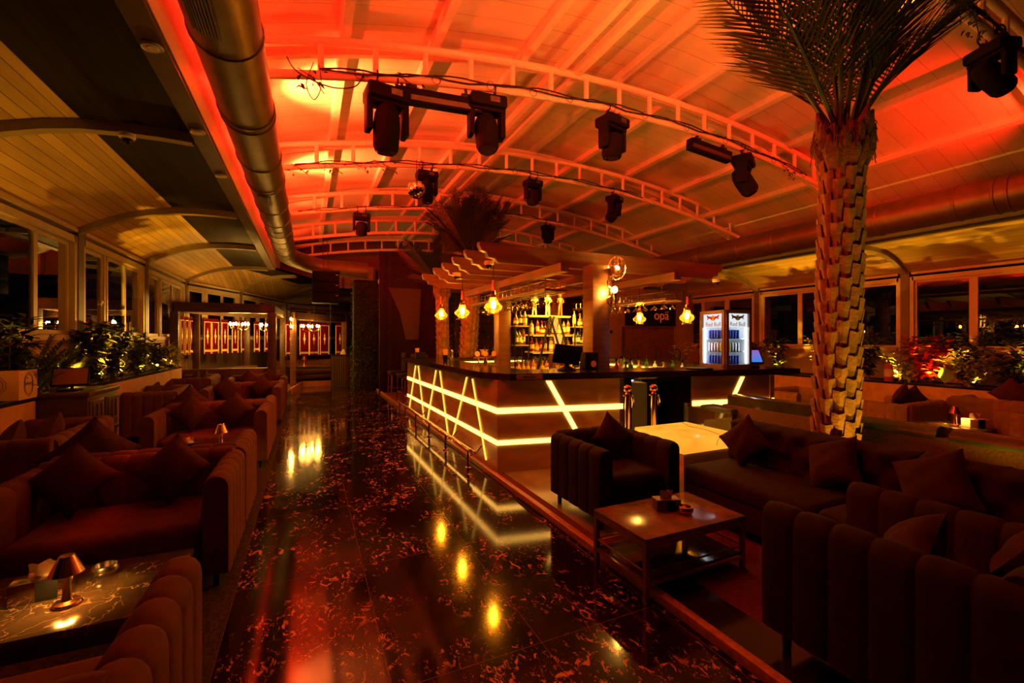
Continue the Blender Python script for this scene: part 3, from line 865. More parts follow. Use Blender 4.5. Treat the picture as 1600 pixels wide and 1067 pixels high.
def table(label, loc, w, d, h=.41, m='veined', top=.04):
    t = thing('coffee_table', label, 'coffee table', loc, 0, 'dark marble coffee tables')
    MB().box((0, 0, h - top / 2), (w, d, top), bevel=.004).build('tabletop', M[m], t)
    MB().box((0, 0, h - top - .03), (w - .04, d - .04, .06)).build('apron', M['leg_wood'], t)
    for sx in (-1, 1):
        for sy in (-1, 1):
            MB().box((sx * (w / 2 - .05), sy * (d / 2 - .05), (h - top) / 2), (.05, .05, h - top)).build('leg', M['leg_wood'], t)
    return t
def table_lamp(label, loc, s=1.0):
    t = thing('table_lamp', label, 'table lamp', loc, 0, 'small copper table lamps')
    MB().lathe([(0, 0), (.048, 0), (.05, .006), (.046, .014), (.022, .02), (.0165, .035), (.0135, .09), (.0165, .15), (0, .152)], seg=20).build('stem', M['copper'], t)
    MB().lathe([(.057, .138), (.060, .138), (.026, .212), (0, .214), (0, .210), (.023, .208)], seg=28).build('lamp_shade', M['lampshade'], t, 30)
    MB().lathe([(0, .164), (.03, .164), (.03, .168), (0, .17)], seg=14).build('bulb', M['lamp_bulb'], t)
    t.scale = (s, s, s)
    return t
M['lamp_bulb'] = emis('small_lamp_bulb', (1.0, .46, .07), 420)
M['mirror_box'] = mat('mirrored_box_metal', (.5, .42, .3), .16, 1.0)
def tissue_box(label, loc, rz=0, s=1.0, m='mirror_box'):
    t = thing('tissue_box', label, 'tissue box', loc, rz)
    MB().box((0, 0, .045), (.2, .11, .09), bevel=.004).build('box', M[m], t)
    MB().box((.02, -.0565, .045), (.07, .004, .088)).build('panel', M['black'], t)
    mb = MB(); mb.grid([[(-.05 + .1 * i / 6, .012 * math.sin(i * 1.3 + j), .086 + j * .022 + (.006 * math.sin(i * 2.1) if j == 3 else 0)) for i in range(7)] for j in range(4)])
    mb.build('tissue', M['paper'], t)
    t.scale = (s, s, s)
    return t
def ashtray(label, loc, m='steel'):
    o = MB().lathe([(0, .0), (.04, 0), (.052, .012), (.055, .03), (.048, .046), (.038, .048), (.034, .03), (.03, .014), (0, .012)], seg=22).build('ashtray', M[m])
    o.location = loc
    return tag(o, label, 'ashtray', 'round metal ashtrays')
table('veined marble coffee table at lower left lit by a copper lamp', (-1.12, 2.62, .008), 1.1, .62)
table_lamp('lit copper table lamp on the veined table at lower left', (-.945, 2.53, .418))
tissue_box('mirrored tissue box beside the lamp on the lower left table', (-1.07, 2.66, .418), .15, 1.0)
ashtray('polished round ashtray behind the lamp on the lower left table', (-.9, 2.78, .418))
table('marble coffee table between the front loveseats, mostly hidden', (-1.12, 5.45, .008), 1.05, .5)
table_lamp('copper table lamp glowing red on the hidden second table', (-.84, 5.52, .418), 1.15)
tissue_box('dark tissue box beside the lamp on the second table', (-1.12, 5.5, .418), .1, .9)
ashtray('round ashtray on the second table beside the tissue', (-1.0, 5.42, .418), 'copper')
table('marble coffee table between the second and third facing loveseats', (-1.12, 8.3, .008), 1.0, .45)
# ------------------------------------------------------------------ cabinet by the planter, with a tilted menu screen
t = thing('side_cabinet', 'carved dark wooden cabinet beside the left planter', 'cabinet', (-2.33, 6.55, .008))
MB().box((0, 0, .48), (.4, .8, .92), bevel=.008).build('body', M['dark_wood'], t)
MB().box((0, 0, .965), (.44, .84, .05), bevel=.01).build('top_board', M['dark_wood'], t)
for k, y in enumerate((-.2, .2)):
    f = MB().box((.205, y, .72), (.014, .36, .34), bevel=.004).build('door_panel', M['dark_wood'], t)
    mb = MB()
    for dy in (-.11, 0, .11): mb.box((.216, y + dy, .74), (.012, .03, .2), bevel=.004)
    mb.box((.216, y, .86), (.012, .28, .025)); mb.box((.216, y, .6), (.012, .28, .025))
    mb.build('carving', M['dark_wood'], f)
MB().box((.21, 0, .5), (.02, .8, .03)).build('moulding', M['dark_wood'], t)
t = thing('menu_screen', 'tilted dark red screen on a stand on top of the carved cabinet', 'screen', (-2.36, 6.4, .998))
MB().box((0, 0, .01), (.16, .2, .02), bevel=.005).build('base', M['black'], t)
MB().tube([(0, .03, .02), (0, .05, .12)], .015, 8).build('stem', M['black'], t)
o = MB().box((0, 0, 0), (.30, .02, .24), bevel=.004).build('body', M['black'], t); o.location = (0, .0, .15); o.rotation_euler = (-.7, .0, .25)
M['menu_face'] = mat('dull_red_screen_face', (.3, .12, .07), .35)
MB().box((0, -.0115, 0), (.27, .003, .21)).build('display', M['menu_face'], o)
# ------------------------------------------------------------------ planters
M['planter'] = mat('orange_plaster_planter', (0.5, 0.23, 0.09), .55, var=.15, scale=6)
M['soil'] = mat('dark_soil', (0.02, 0.014, 0.008), .95, var=.4, scale=30, bump=.5)
M['planter_lit'] = mat('lit_orange_plaster_planter', (0.75, 0.38, 0.14), .55, var=.15, scale=6)  # planter plaster lightened, the light on its front painted in
def planter(label, x0, x1, y0, y1, h, z0=0.0, m='planter'):
    t = thing('planter', label, 'planter', ((x0 + x1) / 2, (y0 + y1) / 2, z0))
    w, l = x1 - x0, y1 - y0
    MB().box((0, 0, h / 2 - .02), (w, l, h - .04)).build('body', M[m], t)
    mb = MB()
    for sx in (-1, 1): mb.box((sx * (w / 2 - .02), 0, h - .02), (.05, l + .01, .04))
    mb.build('rim', M['black_stone'], t)
    MB().box((0, 0, h - .035), (w - .08, l - .05, .02)).build('soil', M['soil'], t)
planter('long orange planter wall under the left windows', -2.83, -2.54, 2.0, 11.9, .97)
planter('long orange planter wall under the right windows', 11.2, 12.1, -1.5, 11.2, .66, m='planter_lit')
M['leaf'] = mat('green_leaf', (0.075, 0.105, 0.022), .42, var=.4, scale=5)
M['leaf_dark'] = mat('dark_green_leaf', (0.03, 0.042, 0.014), .45, var=.4, scale=5)
M['leaf_pale'] = mat('pale_lit_leaf', (0.45, 0.45, 0.12), .45, var=.5, scale=9)  # pale leaf tone raised, uplight brightness put into the colour
M['leaf_red'] = mat('red_maple_leaf', (0.5, 0.045, 0.02), .5, var=.35, scale=9)
M['stem'] = mat('plant_stem', (0.07, 0.055, 0.025), .7)
def shrub(name, label, loc, h, spread, n, L, W, m, seed, group, stems=6, droop=-.1, base=.12, cat='plant'):
    rnd = random.Random(seed); t = thing(name, label, cat, loc, 0, group)
    lf = MB(); st = MB(); tips = []
    for k in range(stems):
        a = 2 * PI * k / stems + rnd.uniform(-.4, .4); q = rnd.uniform(.3, 1)
        top = Vector((math.cos(a) * spread * q * .42, math.sin(a) * spread * q, h * rnd.uniform(.7, 1)))
        mid = Vector((top.x * .35, top.y * .35, top.z * .55))
        st.tube([(0.02 * math.cos(a), .02 * math.sin(a), 0), mid, top], [.008, .006, .003], 5); tips.append((mid, top))
    for k in range(n):
        mid, top = rnd.choice(tips); f = rnd.random() ** .8
        p = Vector((0, 0, 0)).lerp(mid, f * 2) if f < .5 else mid.lerp(top, f * 2 - 1)
        if p.z < base * h: p.z = base * h + rnd.random() * .1
        p += Vector((rnd.gauss(0, .03), rnd.gauss(0, .03), rnd.gauss(0, .03)))
        a = rnd.uniform(0, 2 * PI)
        leaf_card(lf, p, (math.cos(a), math.sin(a), rnd.uniform(droop - .5, droop + .7)), (0, 0, 1), L * rnd.uniform(.6, 1.2), W * rnd.uniform(.7, 1.2))
    lf.build('foliage', m, t, 60); st.build('stem', M['stem'], t)
    return t
def areca(name, label, loc, h, n, seed, group, m=None, cat='plant'):
    """small feather palm: arching fronds with paired leaflets"""
    rnd = random.Random(seed); t = thing(name, label, cat, loc, 0, group)
    lf = MB(); st = MB()
    for k in range(n):
        a = 2 * PI * k / n + rnd.uniform(-.3, .3); ln = h * rnd.uniform(.7, 1.1); out = rnd.uniform(.3, .75)
        pts = []
        for i in range(9):
            f = i / 8; pts.append(Vector((math.cos(a) * ln * out * f * .8, math.sin(a) * ln * out * f * .55, ln * (f - .42 * out * f * f * 1.4))))
        st.tube(pts, [.006 - .0005 * i for i in range(9)], 4)
        for i in range(2, 9):
            for sgn in (-1, 1):
                for q in (0, .5):
                    p = pts[i - 1].lerp(pts[i], q); d = (pts[i] - pts[i - 1]).normalized(); s = d.cross(Vector((0, 0, 1))).normalized()
                    leaf_card(lf, p, s * sgn * .9 + d * .75 + Vector((0, 0, -.15)), (0, 0, 1), ln * .30 * (1 - .45 * i / 8), .02)
    lf.build('foliage', m or M['leaf'], t, 60); st.build('stem', M['stem'], t)
    return t
LP = 'plants in the left planter'
X_ = -2.66; Zp = .94
areca('areca_palm', 'feathery palm at the far left edge, above the carton box', (X_, 6.3, Zp), .8, 16, 1, LP)
shrub('broadleaf_plant', 'dark broad-leaved plant against the nearest left window', (X_ - .02, 6.02, Zp), .92, .3, 260, .16, .075, M['leaf_dark'], 2, LP)
areca('areca_palm', 'feathery palm between the carton box and the tilted screen', (X_, 6.75, Zp), .72, 16, 3, LP, M['leaf'])
areca('areca_palm', 'low feathery palm behind the tilted screen', (X_ + .02, 7.2, Zp), .62, 15, 4, LP)
shrub('broadleaf_plant', 'dark broad-leaved plant below the second left window', (X_ - .03, 7.8, Zp), .86, .42, 380, .16, .075, M['leaf_dark'], 5, LP)
shrub('broadleaf_plant', 'dense dark plant below the window post, right of the tilted screen', (X_ - .03, 8.6, Zp), .9, .45, 380, .15, .07, M['leaf_dark'], 6, LP)
shrub('broadleaf_plant', 'green bush lit from below in the middle of the left planter', (X_, 9.5, Zp), .78, .42, 320, .14, .06, M['leaf'], 7, LP)
shrub('broadleaf_plant', 'brightly lit bush near the far end of the left planter', (X_ + .03, 10.5, Zp), .62, .4, 280, .15, .06, M['leaf'], 8, LP)
shrub('broadleaf_plant', 'bright yellow-green bush at the very end of the left planter', (X_ + .05, 11.4, Zp), .5, .42, 220, .18, .06, M['leaf_pale'], 9, LP)
areca('areca_palm', 'feathery palm hanging over the planter edge left of the cabinet', (X_ + .08, 6.2, Zp), .42, 10, 10, LP)
def uplight(label, loc, power, target, spot=110, group='planter uplights'):
    t = thing('planter_uplight', label, 'spotlight', loc, 0, group)
    MB().tube([(0, 0, 0), (0, 0, .05)], .008, 6).build('spike', M['black_metal'], t)
    MB().lathe([(0, .045), (.035, .05), (.04, .1), (.036, .1), (.03, .07), (0, .065)], seg=12).build('housing', M['black_metal'], t)
    p = Vector(loc) + Vector((0, 0, .11))
    lamp('uplight_beam', 'SPOT', (0, 0, .115), power, AMBER, .012, None, spot, .6, t).rotation_euler = (Vector(target) - p).to_track_quat('-Z', 'Y').to_euler()
for k, (y, p, tx) in enumerate(((5.3, 60, -2.2), (6.35, 120, -2.3), (7.1, 110, -2.3), (7.95, 190, -2.3), (8.7, 200, -2.4), (9.55, 260, -2.4), (10.45, 260, -2.5), (11.3, 240, -2.5))):
    uplight(ORD[k] + ' amber uplight from the camera among the left planter plants', (-2.61, y, .94), p * 1.2, (-2.95, y + .05, 2.0), 114)

# carton box on the left planter
M['carton'] = mat('orange_white_carton', (.55, .33, .17), .7)
M['ink'] = mat('brown_print_ink', (.09, .045, .02), .7)
t = thing('carton_box', 'printed carton box sitting on the left planter edge', 'box', (-2.76, 5.98, .971))
MB().box((0, 0, .142), (.48, .32, .284), bevel=.003).build('box', M['carton'], t)
def octo(mb, M4, w, h, t_):
    pts = [(-.28, 1), (0, 1.12), (.28, 1), (.8, .72), (1, .3), (1, -.3), (.8, -.72), (.28, -1), (0, -1.12), (-.28, -1), (-.8, -.72), (-1, -.3), (-1, .3), (-.8, .72)]
    for k in (1.0, .86):
        q = [M4 @ Vector((x * w * k, y * h * k, 0)) for x, y in pts]
        mb.tube(q, t_, 4, closed=True)
Mr = Matrix.Translation((.2415, 0, .145)) @ Euler((PI / 2, 0, PI / 2)).to_matrix().to_4x4()
Mf = Matrix.Translation((0, -.1615, .145)) @ Euler((PI / 2, 0, 0)).to_matrix().to_4x4()
mb = MB(); octo(mb, Mr, .075, .11, .0022); octo(mb, Mf, .15, .1, .0022); mb.build('emblem', M['ink'], t)
lettering('Jakert', .048, Mr @ Matrix.Translation((0, .01, 0)), M['ink'], t, 'lettering', .001)
lettering('Jakert', .08, Mf @ Matrix.Translation((0, .0, 0)), M['ink'], t, 'lettering', .001)

# ------------------------------------------------------------------ right planter plants
RP = 'plants in the right planter'; Zr = .63
shrub('broadleaf_plant', 'dark bush behind the blue till screen in the right planter', (11.55, 8.8, Zr), 1.0, .7, 300, .2, .09, M['leaf_dark'], 31, RP)
shrub('broadleaf_plant', 'dark bush in the right planter left of the bright bush', (11.6, 7.9, Zr), .95, .6, 240, .2, .09, M['leaf_dark'], 32, RP)
shrub('fine_leaf_bush', 'bright cream-lit fine-leaved bush just left of the tall palm trunk', (11.6, 6.75, Zr), .95, .6, 520, .13, .035, M['leaf_pale'], 33, RP, 14)
shrub('broadleaf_plant', 'dark green plant right of the tall palm trunk', (11.6, 5.75, Zr), 1.05, .5, 260, .2, .08, M['leaf_dark'], 34, RP)
shrub('broadleaf_plant', 'bright pale plant beside the fire extinguisher', (11.55, 5.1, Zr), .62, .35, 160, .2, .06, M['leaf_pale'], 35, RP)
shrub('red_maple', 'bright red-leaved maple in the right planter', (11.55, 4.72, Zr), 1.0, .5, 420, .16, .12, M['leaf_red'], 36, RP, 9)
shrub('broadleaf_plant', 'tall dark bush right of the red maple', (11.75, 4.15, Zr), 1.15, .55, 300, .18, .08, M['leaf_dark'], 37, RP)
shrub('fine_leaf_bush', 'bright white-lit bush right of the red maple', (11.5, 3.95, Zr), .62, .5, 380, .12, .05, M['leaf_pale'], 38, RP, 12)
shrub('broadleaf_plant', 'dark leafy plant near the right edge of the picture', (11.55, 3.45, Zr), .75, .45, 220, .22, .09, M['leaf_dark'], 39, RP)
shrub('broadleaf_plant', 'tall dark plant cut by the right edge of the picture', (11.5, 2.95, Zr), 1.05, .5, 240, .22, .1, M['leaf_dark'], 40, RP)
shrub('broadleaf_plant', 'dark rounded bush behind the right bar end, left of the fridge', (9.6, 8.35, .006), 1.75, .5, 420, .18, .09, M['leaf_dark'], 51, 'floor plants behind the bar', 9, base=.4)
shrub('broadleaf_plant', 'lit pale bush in front of the chevron wall', (9.75, 9.6, .006), 1.45, .5, 300, .18, .08, M['leaf_pale'], 52, 'floor plants behind the bar', 8, base=.4)
t = thing('broad_leaf', 'single bright green leaf standing beside the red maple', 'plant', (11.42, 4.35, Zr), 0, RP)
mb = MB(); leaf_card(mb, (0, 0, .05), (-.25, -.1, 1), (1, 0, 0), .36, .26); mb.build('blade', mat('bright_green_leaf', (.2, .5, .03), .4), t)
MB().tube([(0, 0, 0), (0, 0, .08)], .006, 5).build('stem', M['stem'], t)
for k, (y, p) in enumerate(((8.75, 150), (7.8, 170), (6.72, 240), (5.15, 190), (4.5, 190), (3.93, 240), (3.1, 150), (2.0, 100))):
    uplight(ORD[k] + ' amber uplight from the bar end among the right planter plants', (11.42, y, .63), p * 1.2, (11.8, y + .05, 1.9), 104)
# fire extinguisher
M['ext_red'] = mat('extinguisher_red', (.42, .03, .02), .3)
t = thing('fire_extinguisher', 'red fire extinguisher standing on the right planter beside the palm trunk', 'fire extinguisher', (11.3, 5.22, .662))
MB().lathe([(0, 0), (.075, 0), (.078, .01), (.078, .3), (.06, .35), (.025, .37), (.022, .4), (0, .4)], seg=20).build('cylinder', M['ext_red'], t)
MB().lathe([(.0785, .1), (.0795, .1), (.0795, .26), (.0785, .26)], seg=20).build('label_band', mat('extinguisher_label', (.6, .5, .35), .5), t)
mb = MB(); mb.box((0, 0, .42), (.03, .03, .04)); mb.box((.04, 0, .445), (.11, .02, .012)); mb.build('handle', M['black_metal'], t)
MB().tube([(.02, 0, .41), (.09, 0, .38), (.1, 0, .2), (.095, 0, .08)], .01, 6).build('hose', M['rubber'], t)

# ------------------------------------------------------------------ seating on the right side
RG = 'loveseats in the right lounge'
loveseat('lounge_loveseat', 'ribbed loveseat just right of the tall palm trunk, far lounge', 'loveseat', 1.25, .85, (8.95, 4.0, -.11), PI, RG, m='velvet_lit', arm_h=.66, back_h=.68)
loveseat('lounge_loveseat', 'loveseat behind the ribbed one, far lounge beside the right planter', 'loveseat', 1.25, .8, (8.95, 5.7, -.11), 0, RG, m='velvet_lit', arm_h=.66, back_h=.68)
loveseat('lounge_loveseat', 'loveseat against the right planter behind the lamp-lit side table', 'loveseat', 1.5, .8, (10.1, 2.95, .006), PI / 2 * -1 + PI, RG, m='velvet_lit', arm_h=.6, back_h=.62)
loveseat('lounge_loveseat', 'loveseat at the right edge, its ribbed arm beside the tissue box', 'loveseat', 1.3, .85, (8.86, 2.2, .006), PI, RG, m='velvet_lit', arm_h=.6, back_h=.62)
loveseat('lounge_loveseat', 'amber-lit ribbed loveseat between the bar end and the palm trunk', 'loveseat', 1.3, .85, (8.7, 6.9, -.11), PI, RG, m='velvet_lit', arm_h=.66, back_h=.68)
KG = 'cushions in the right lounge'
cushion('cushion on the ribbed loveseat right of the palm trunk', (8.9, 4.05, .3), PI + .2, .3, .42, group=KG)
cushion('small cushion beside it on the ribbed loveseat, nearer the planter', (9.25, 4.0, .3), PI - .5, .3, .38, group=KG)
cushion('cushion on the planter-side loveseat behind the small lamp', (10.12, 3.0, .41), PI / 2, .3, .42, group=KG)
t = table('side table with a small lamp in the right lounge', (8.1, 2.95, .006), .7, .7, .38)
table_lamp('lit copper table lamp in the far right lounge', (7.95, 2.92, .386), 1.25)
tissue_box('pale tissue box beside the lamp in the far right lounge', (8.12, 2.78, .386), -.5, 1.2, 'paper')
# ------------------------------------------------------------------ wooden booth with red banners
M['banner'] = mat('red_banner_cloth', (.085, .002, .004), 1.0, spec=.02, var=.12, scale=40)
M['banner_trim'] = mat('gold_banner_trim', (.75, .5, .2), .6)
M['bench'] = mat('dark_booth_leather', (.09, .03, .02), .45, var=.2)
bt = thing('booth_pergola', 'dark wooden booth frame hung with chandeliers at the back left', 'pergola', (-1.75, 12.4, .15))
FL, FR_, BL, BM, BR = (-2.72, 12.15), (-.80, 12.15), (-2.56, 13.4), (-1.62, 14.9), (-.72, 15.2)
def loc_(p): return (p[0] + 1.75, p[1] - 12.4)
for p, sz in ((FL, .16), (FR_, .18), (BL, .14), (BM, .14), (BR, .14)):
    q = loc_(p); MB().box((q[0], q[1], 1.02), (sz, sz, 2.04), bevel=.006).build('post', M['dark_wood'], bt)
for a, b, h in ((FL, FR_, .22), (FL, BL, .2), (BL, BM, .2), (BM, BR, .2), (FR_, BR, .2)):
    q0, q1 = loc_(a), loc_(b); MB().bar((q0[0], q0[1], 2.14), (q1[0], q1[1], 2.14), .12, h).build('beam', M['dark_wood'], bt)
for f in (.25, .5, .75):
    a = Vector(FL).lerp(Vector(FR_), f); b = Vector(BL).lerp(Vector(BR), f); q0, q1 = loc_(a), loc_(b)
    MB().bar((q0[0], q0[1], 2.2), (q1[0], q1[1], 2.2), .07, .12).build('cross_beam', M['dark_wood'], bt)
o = MB().box((0, 0, .36), (1.75, .14, .72), bevel=.02).build('booth_bench', M['bench'])
o.location = (-1.76, 12.3, .15); tag(o, 'dark bench back across the front of the booth', 'bench')
o = MB().box((0, 0, .33), (1.6, .3, .66), bevel=.02).build('booth_bench', M['bench'])
o.location = (-1.9, 14.0, .15); o.rotation_euler = (0, 0, .95); tag(o, 'dark bench along the back of the booth below the banners', 'bench')
# second booth frame beyond, on the rear deck
b2 = thing('booth_pergola', 'wooden booth frame in the middle back, right of the first booth', 'pergola', (.2, 14.8, .15))
for x, y, s_ in ((-.62, 0, .16), (.95, 2.0, .16), (-.6, 2.2, .14)):
    MB().box((x, y, 1.02), (s_, s_, 2.04), bevel=.006).build('post', M['wood'], b2)
for p, q in (((-.62, 0), (.95, 2.0)), ((-.6, 2.2), (.95, 2.2)), ((-.62, 0), (-.6, 2.2))):
    MB().bar((*p, 2.12), (*q, 2.12), .12, .22).build('beam', M['dark_wood'], b2)
mb = MB()
mb.slab([(-.75, -.3, 2.26), (1.2, 1.6, 2.26), (1.2, 2.6, 2.42), (-.75, 2.6, 2.42)], (0, 0, 1), .05); mb.build('roof_board', M['dark_wood'], b2)

# banners: one cloth strip with gold edges, motif and fringe
def banner(label, x, y, rz, w=.25, h=.93, ztop=2.1):
    t = thing('wall_banner', label, 'banner', (x, y, ztop), rz, 'red banners with gold motifs')
    rows = []
    for j in range(9):
        rows.append([((i / 6 - .5) * w, .008 * math.sin(i * 1.1 + j * .15), -h * j / 8) for i in range(7)])
    mb = MB(); mb.grid(rows); mb.grid([[(x_, y_ + .006, z_) for x_, y_, z_ in r] for r in rows]); mb.build('cloth', M['banner'], t)
    mb = MB()
    for sx in (-1, 1): mb.box((sx * (w / 2 - .012), -.006, -h / 2 - .04), (.014, .024, h - .1))
    mb.box((0, -.006, -.09), (w, .024, .014)); mb.box((0, -.006, -h + .07), (w, .024, .012))
    mb.build('border', M['banner_trim'], t)
    mb = MB(); c = -h * .5
    mb.lathe([(0, -.21), (.012, -.14), (.006, -.1), (.02, -.07), (.012, -.05), (.034, -.02), (.038, 0), (.03, .04), (.01, .06), (.02, .1), (.012, .14), (0, .22)], (0, 0, 0), 10)
    for v in mb.bm.verts: v.co.y = v.co.y * .15 - .012; v.co.z += c
    mb.build('motif', M['banner_trim'], t)
    mb = MB()
    for k in range(9):
        mb.lathe([(.011, .0), (.006, .035), (0, .05)], ((k / 8 - .5) * (w - .03), -.006, -h + .08), 6)
    mb.build('fringe', M['banner_trim'], t)
    return t
rails = [(1.467, 0.22, [(-2.702, 12.662), (-2.671, 12.961), (-2.64, 13.254), (-2.606, 13.586)]), (1.011, 0.24, [(-2.401, 13.818), (-2.267, 14.032), (-2.09, 14.313), (-1.891, 14.631), (-1.707, 14.925), (-1.425, 15.375), (-1.182, 15.762)]), (0.446, 0.33, [(-0.531, 16.124), (-0.126, 16.318), (0.168, 16.459), (0.504, 16.619), (1.015, 16.864)])]
bn = 0
for a, wd, pts in rails:
    for x, y in pts:
        banner('red banner with gold motif, ' + ORD[bn] + ' from the left along the back booths', x, y, a, wd, .93 if wd < .3 else 1.1, 2.1 if wd < .3 else 2.12); bn += 1

# chandeliers
def chandelier(label, p, n=6, r=.2, strength='bulb'):
    t = thing('chandelier', label, 'chandelier', p, 0, 'small brass chandeliers with bare bulbs')
    MB().tube([(0, 0, -.12), (0, 0, .22)], .012, 8).build('stem', M['brass'], t)
    for k in range(n):
        a = 2 * PI * k / n + .3; c, s_ = math.cos(a), math.sin(a)
        arm = MB().tube([(0, 0, -.1), (c * r * .5, s_ * r * .5, -.14), (c * r, s_ * r, -.08), (c * r, s_ * r, -.02)], .008, 6).build('arm', M['brass'], t)
        MB().lathe([(0, -.03), (.022, -.005), (.026, .015), (.014, .05), (0, .065)], (c * r, s_ * r, .01), 10).build('bulb', M['chand_bulb'], arm)
M['chand_bulb'] = emis('chandelier_bulb', (1.0, .48, .07), 420)
chandelier('chandelier with bare bulbs in the middle of the left booth', (-1.62, 13.3, 1.93))
chandelier('chandelier near the right post of the left booth', (-1.02, 13.2, 1.91), 5, .13)
chandelier('row-shaped chandelier in the middle back booth', (.05, 15.4, 1.95), 6, .26)
# wall sconce pair on the booth post
t = thing('wall_sconce', 'two-bulb brass sconce on the front post of the middle booth', 'wall lamp', (-.47, 14.72, 2.05))
MB().box((0, 0, 0), (.05, .03, .4), bevel=.005).build('backplate', M['brass'], t)
for z in (.1, -.12):
    MB().lathe([(0, -.03), (.03, 0), (.028, .03), (0, .05)], (0, -.06, z), 10).build('bulb', M['chand_bulb'], t)

# rear deck furniture: low sofa, table with a lit cup lamp
loveseat('rear_sofa', 'dark red sofa on the rear deck below the middle banners', 'sofa', 2.2, .7, (-.1, 16.4, .15), .25, None, m='velvet', arm_h=.7, back_h=.72)
table('long low table on the rear deck in front of the dark sofa', (.15, 15.7, .15), 1.6, .5, .55)
t = table_lamp('white lit lamp on the rear deck table', (-.12, 15.6, .7), 1.5)

# dark ribbed counter at the end of the aisle
t = thing('host_counter', 'dark slatted counter standing at the far end of the aisle', 'counter', (1.22, 15.15, 0))
MB().box((0, 0, .52), (1.12, .55, 1.04)).build('body', M['leg_wood'], t)
mb = MB()
for k in range(16): mb.box((-.52 + k * .0693, -.285, .55), (.045, .025, .98))
mb.build('slat_front', M['dark_wood'], t)
MB().box((0, 0, 1.055), (1.16, .6, .03)).build('top', M['black'], t)
for lab, x, z, s_, mm in (('cream folded card standing on the dark slatted counter', -.22, 1.072, (.12, .12, .16), 'paper'), ('black monitor on the dark slatted counter', .05, 1.072, (.26, .06, .24), 'black')):
    if mm == 'paper':
        o = MB().prism([(-.08, 0), (.08, 0), (.05, .16), (-.01, .16)], -.04, .04).build('menu_card', M['paper']); o.rotation_euler = (PI / 2, 0, 0); o.location = (1.22 + x, 15.15, z)
        tag(o, lab, 'card')
    else:
        t = thing('monitor', lab, 'monitor', (1.22 + x, 15.15, z)); MB().box((0, 0, .15), s_, bevel=.005).build('screen', M['black'], t); MB().box((0, 0, .015), (.14, .12, .03)).build('foot', M['black'], t)

# planted pillar, boarded panel, tall dark panel
M['hedge'] = mat('hedge_leaf', (.035, .05, .014), .6, var=.5, scale=12)
def leafwall(name, label, c, s_, n, seed, cat, L=.09):
    rnd = random.Random(seed); t = thing(name, label, cat, c)
    MB().box((0, 0, s_[2] / 2), (s_[0], s_[1], s_[2])).build('core', M['soil'], t)
    mb = MB()
    for k in range(n):
        x = rnd.uniform(-.5, .5) * s_[0]; z = rnd.uniform(0, 1) * s_[2]
        if rnd.random() < .3: p = (-s_[0] / 2 - .01, rnd.uniform(-.5, .5) * s_[1], z); d = (-1, rnd.uniform(-1, 1), rnd.uniform(-1, .6))
        else: p = (x, -s_[1] / 2 - .01, z); d = (rnd.uniform(-1, 1), -1, rnd.uniform(-1.2, .6))
        leaf_card(mb, p, d, (0, 0, 1), L * rnd.uniform(.7, 1.4), L * .5)
    mb.build('foliage', M['hedge'], t, 60)
    return t
leafwall('planted_pillar', 'leaf-covered pillar beside the tall dark panel', (1.6, 14.3, .0), (.72, .5, 3.35), 900, 3, 'pillar')
leafwall('hedge_screen', 'dark leafy hedge screen behind the bar', (5.1, 12.1, .0), (2.7, .25, 2.75), 1100, 4, 'hedge', .12)
t = thing('boarded_panel', 'brown boarded panel high on the red end wall', 'panel', (1.05, 16.6, 3.35))
MB().box((.45, 0, .4), (1.35, .12, .8)).build('board', mat('brown_board', (.2, .09, .04), .6, var=.2), t)
for x in (-.2, .05, 1.1): MB().box((x, -.07, .4), (.08, .03, .8)).build('batten', M['dark_wood'], t)
o = MB().box((0, 0, 0), (.16, .06, .13), bevel=.005).build('junction_box', M['white']); o.location = (2.02, 14.0, 3.33); tag(o, 'small white box on the wall above the leafy pillar', 'junction box')
M['tall_panel'] = plank_mat('dark_tall_panel', (.02, .011, .005), (.03, .018, .008), .11, 0, .7, .03)
sock(M['tall_panel'].node_tree.nodes['Principled BSDF'], 'Specular IOR Level', .1)
struct(MB().box((2.72, 13.2, 2.05), (1.72, .15, 4.1)), 'wall_stage_panel', M['tall_panel'])
o = MB().slab([(-.45, 0, 0), (.5, 0, 0), (.42, 0, -1.5), (.05, 0, -1.5), (-.12, 0, -.75)], (0, -1, 0), .02).build('hanging_cloth', mat('brown_hanging_cloth', (.045, .03, .012), .6, var=.1))
o.location = (2.55, 13.1, 3.05); tag(o, 'tapered brown cloth panel on the tall dark wall', 'cloth')

# ------------------------------------------------------------------ rear wall on the right: sign, chevron panel, door
struct(MB().box((10.2, 11.4, 1.6), (4.0, .12, 3.2)), 'wall_rear_right', mat('olive_rear_wall', (.24, .15, .06), .6, var=.12))
t = thing('chevron_panel', 'wooden chevron-pattern wall panel behind the right bar end', 'wall panel', (10.15, 11.26, .4))
mb = MB(); nx, nz = 6, 5
for i in range(nx):
    for j in range(nz):
        x0 = -1.02 + i * .34; z0 = j * .3; f = (i + j) % 2
        for tri in (0, 1):
            q = [(x0, z0), (x0 + .33, z0), (x0 + .33, z0 + .29), (x0, z0 + .29)]
            pts = ([q[0], q[1], q[2]] if tri == 0 else [q[0], q[2], q[3]]) if f else ([q[0], q[1], q[3]] if tri == 0 else [q[1], q[2], q[3]])
            mb.slab([(x, 0, z) for x, z in pts], (0, -1, 0), .02 + .015 * ((i * 3 + j * 5 + tri * 2) % 3))
mb.build('wood_tile', M['wood'], t, 0)
MB().box((0, .03, .77), (2.14, .04, 1.58)).build('backing', M['dark_wood'], t)
t = thing('wall_sign', 'black wall sign with white script lettering above the chevron panel', 'sign', (10.2, 11.24, 2.36))
MB().box((0, 0, 0), (2.1, .05, .72), bevel=.005).build('board', M['black'], t)
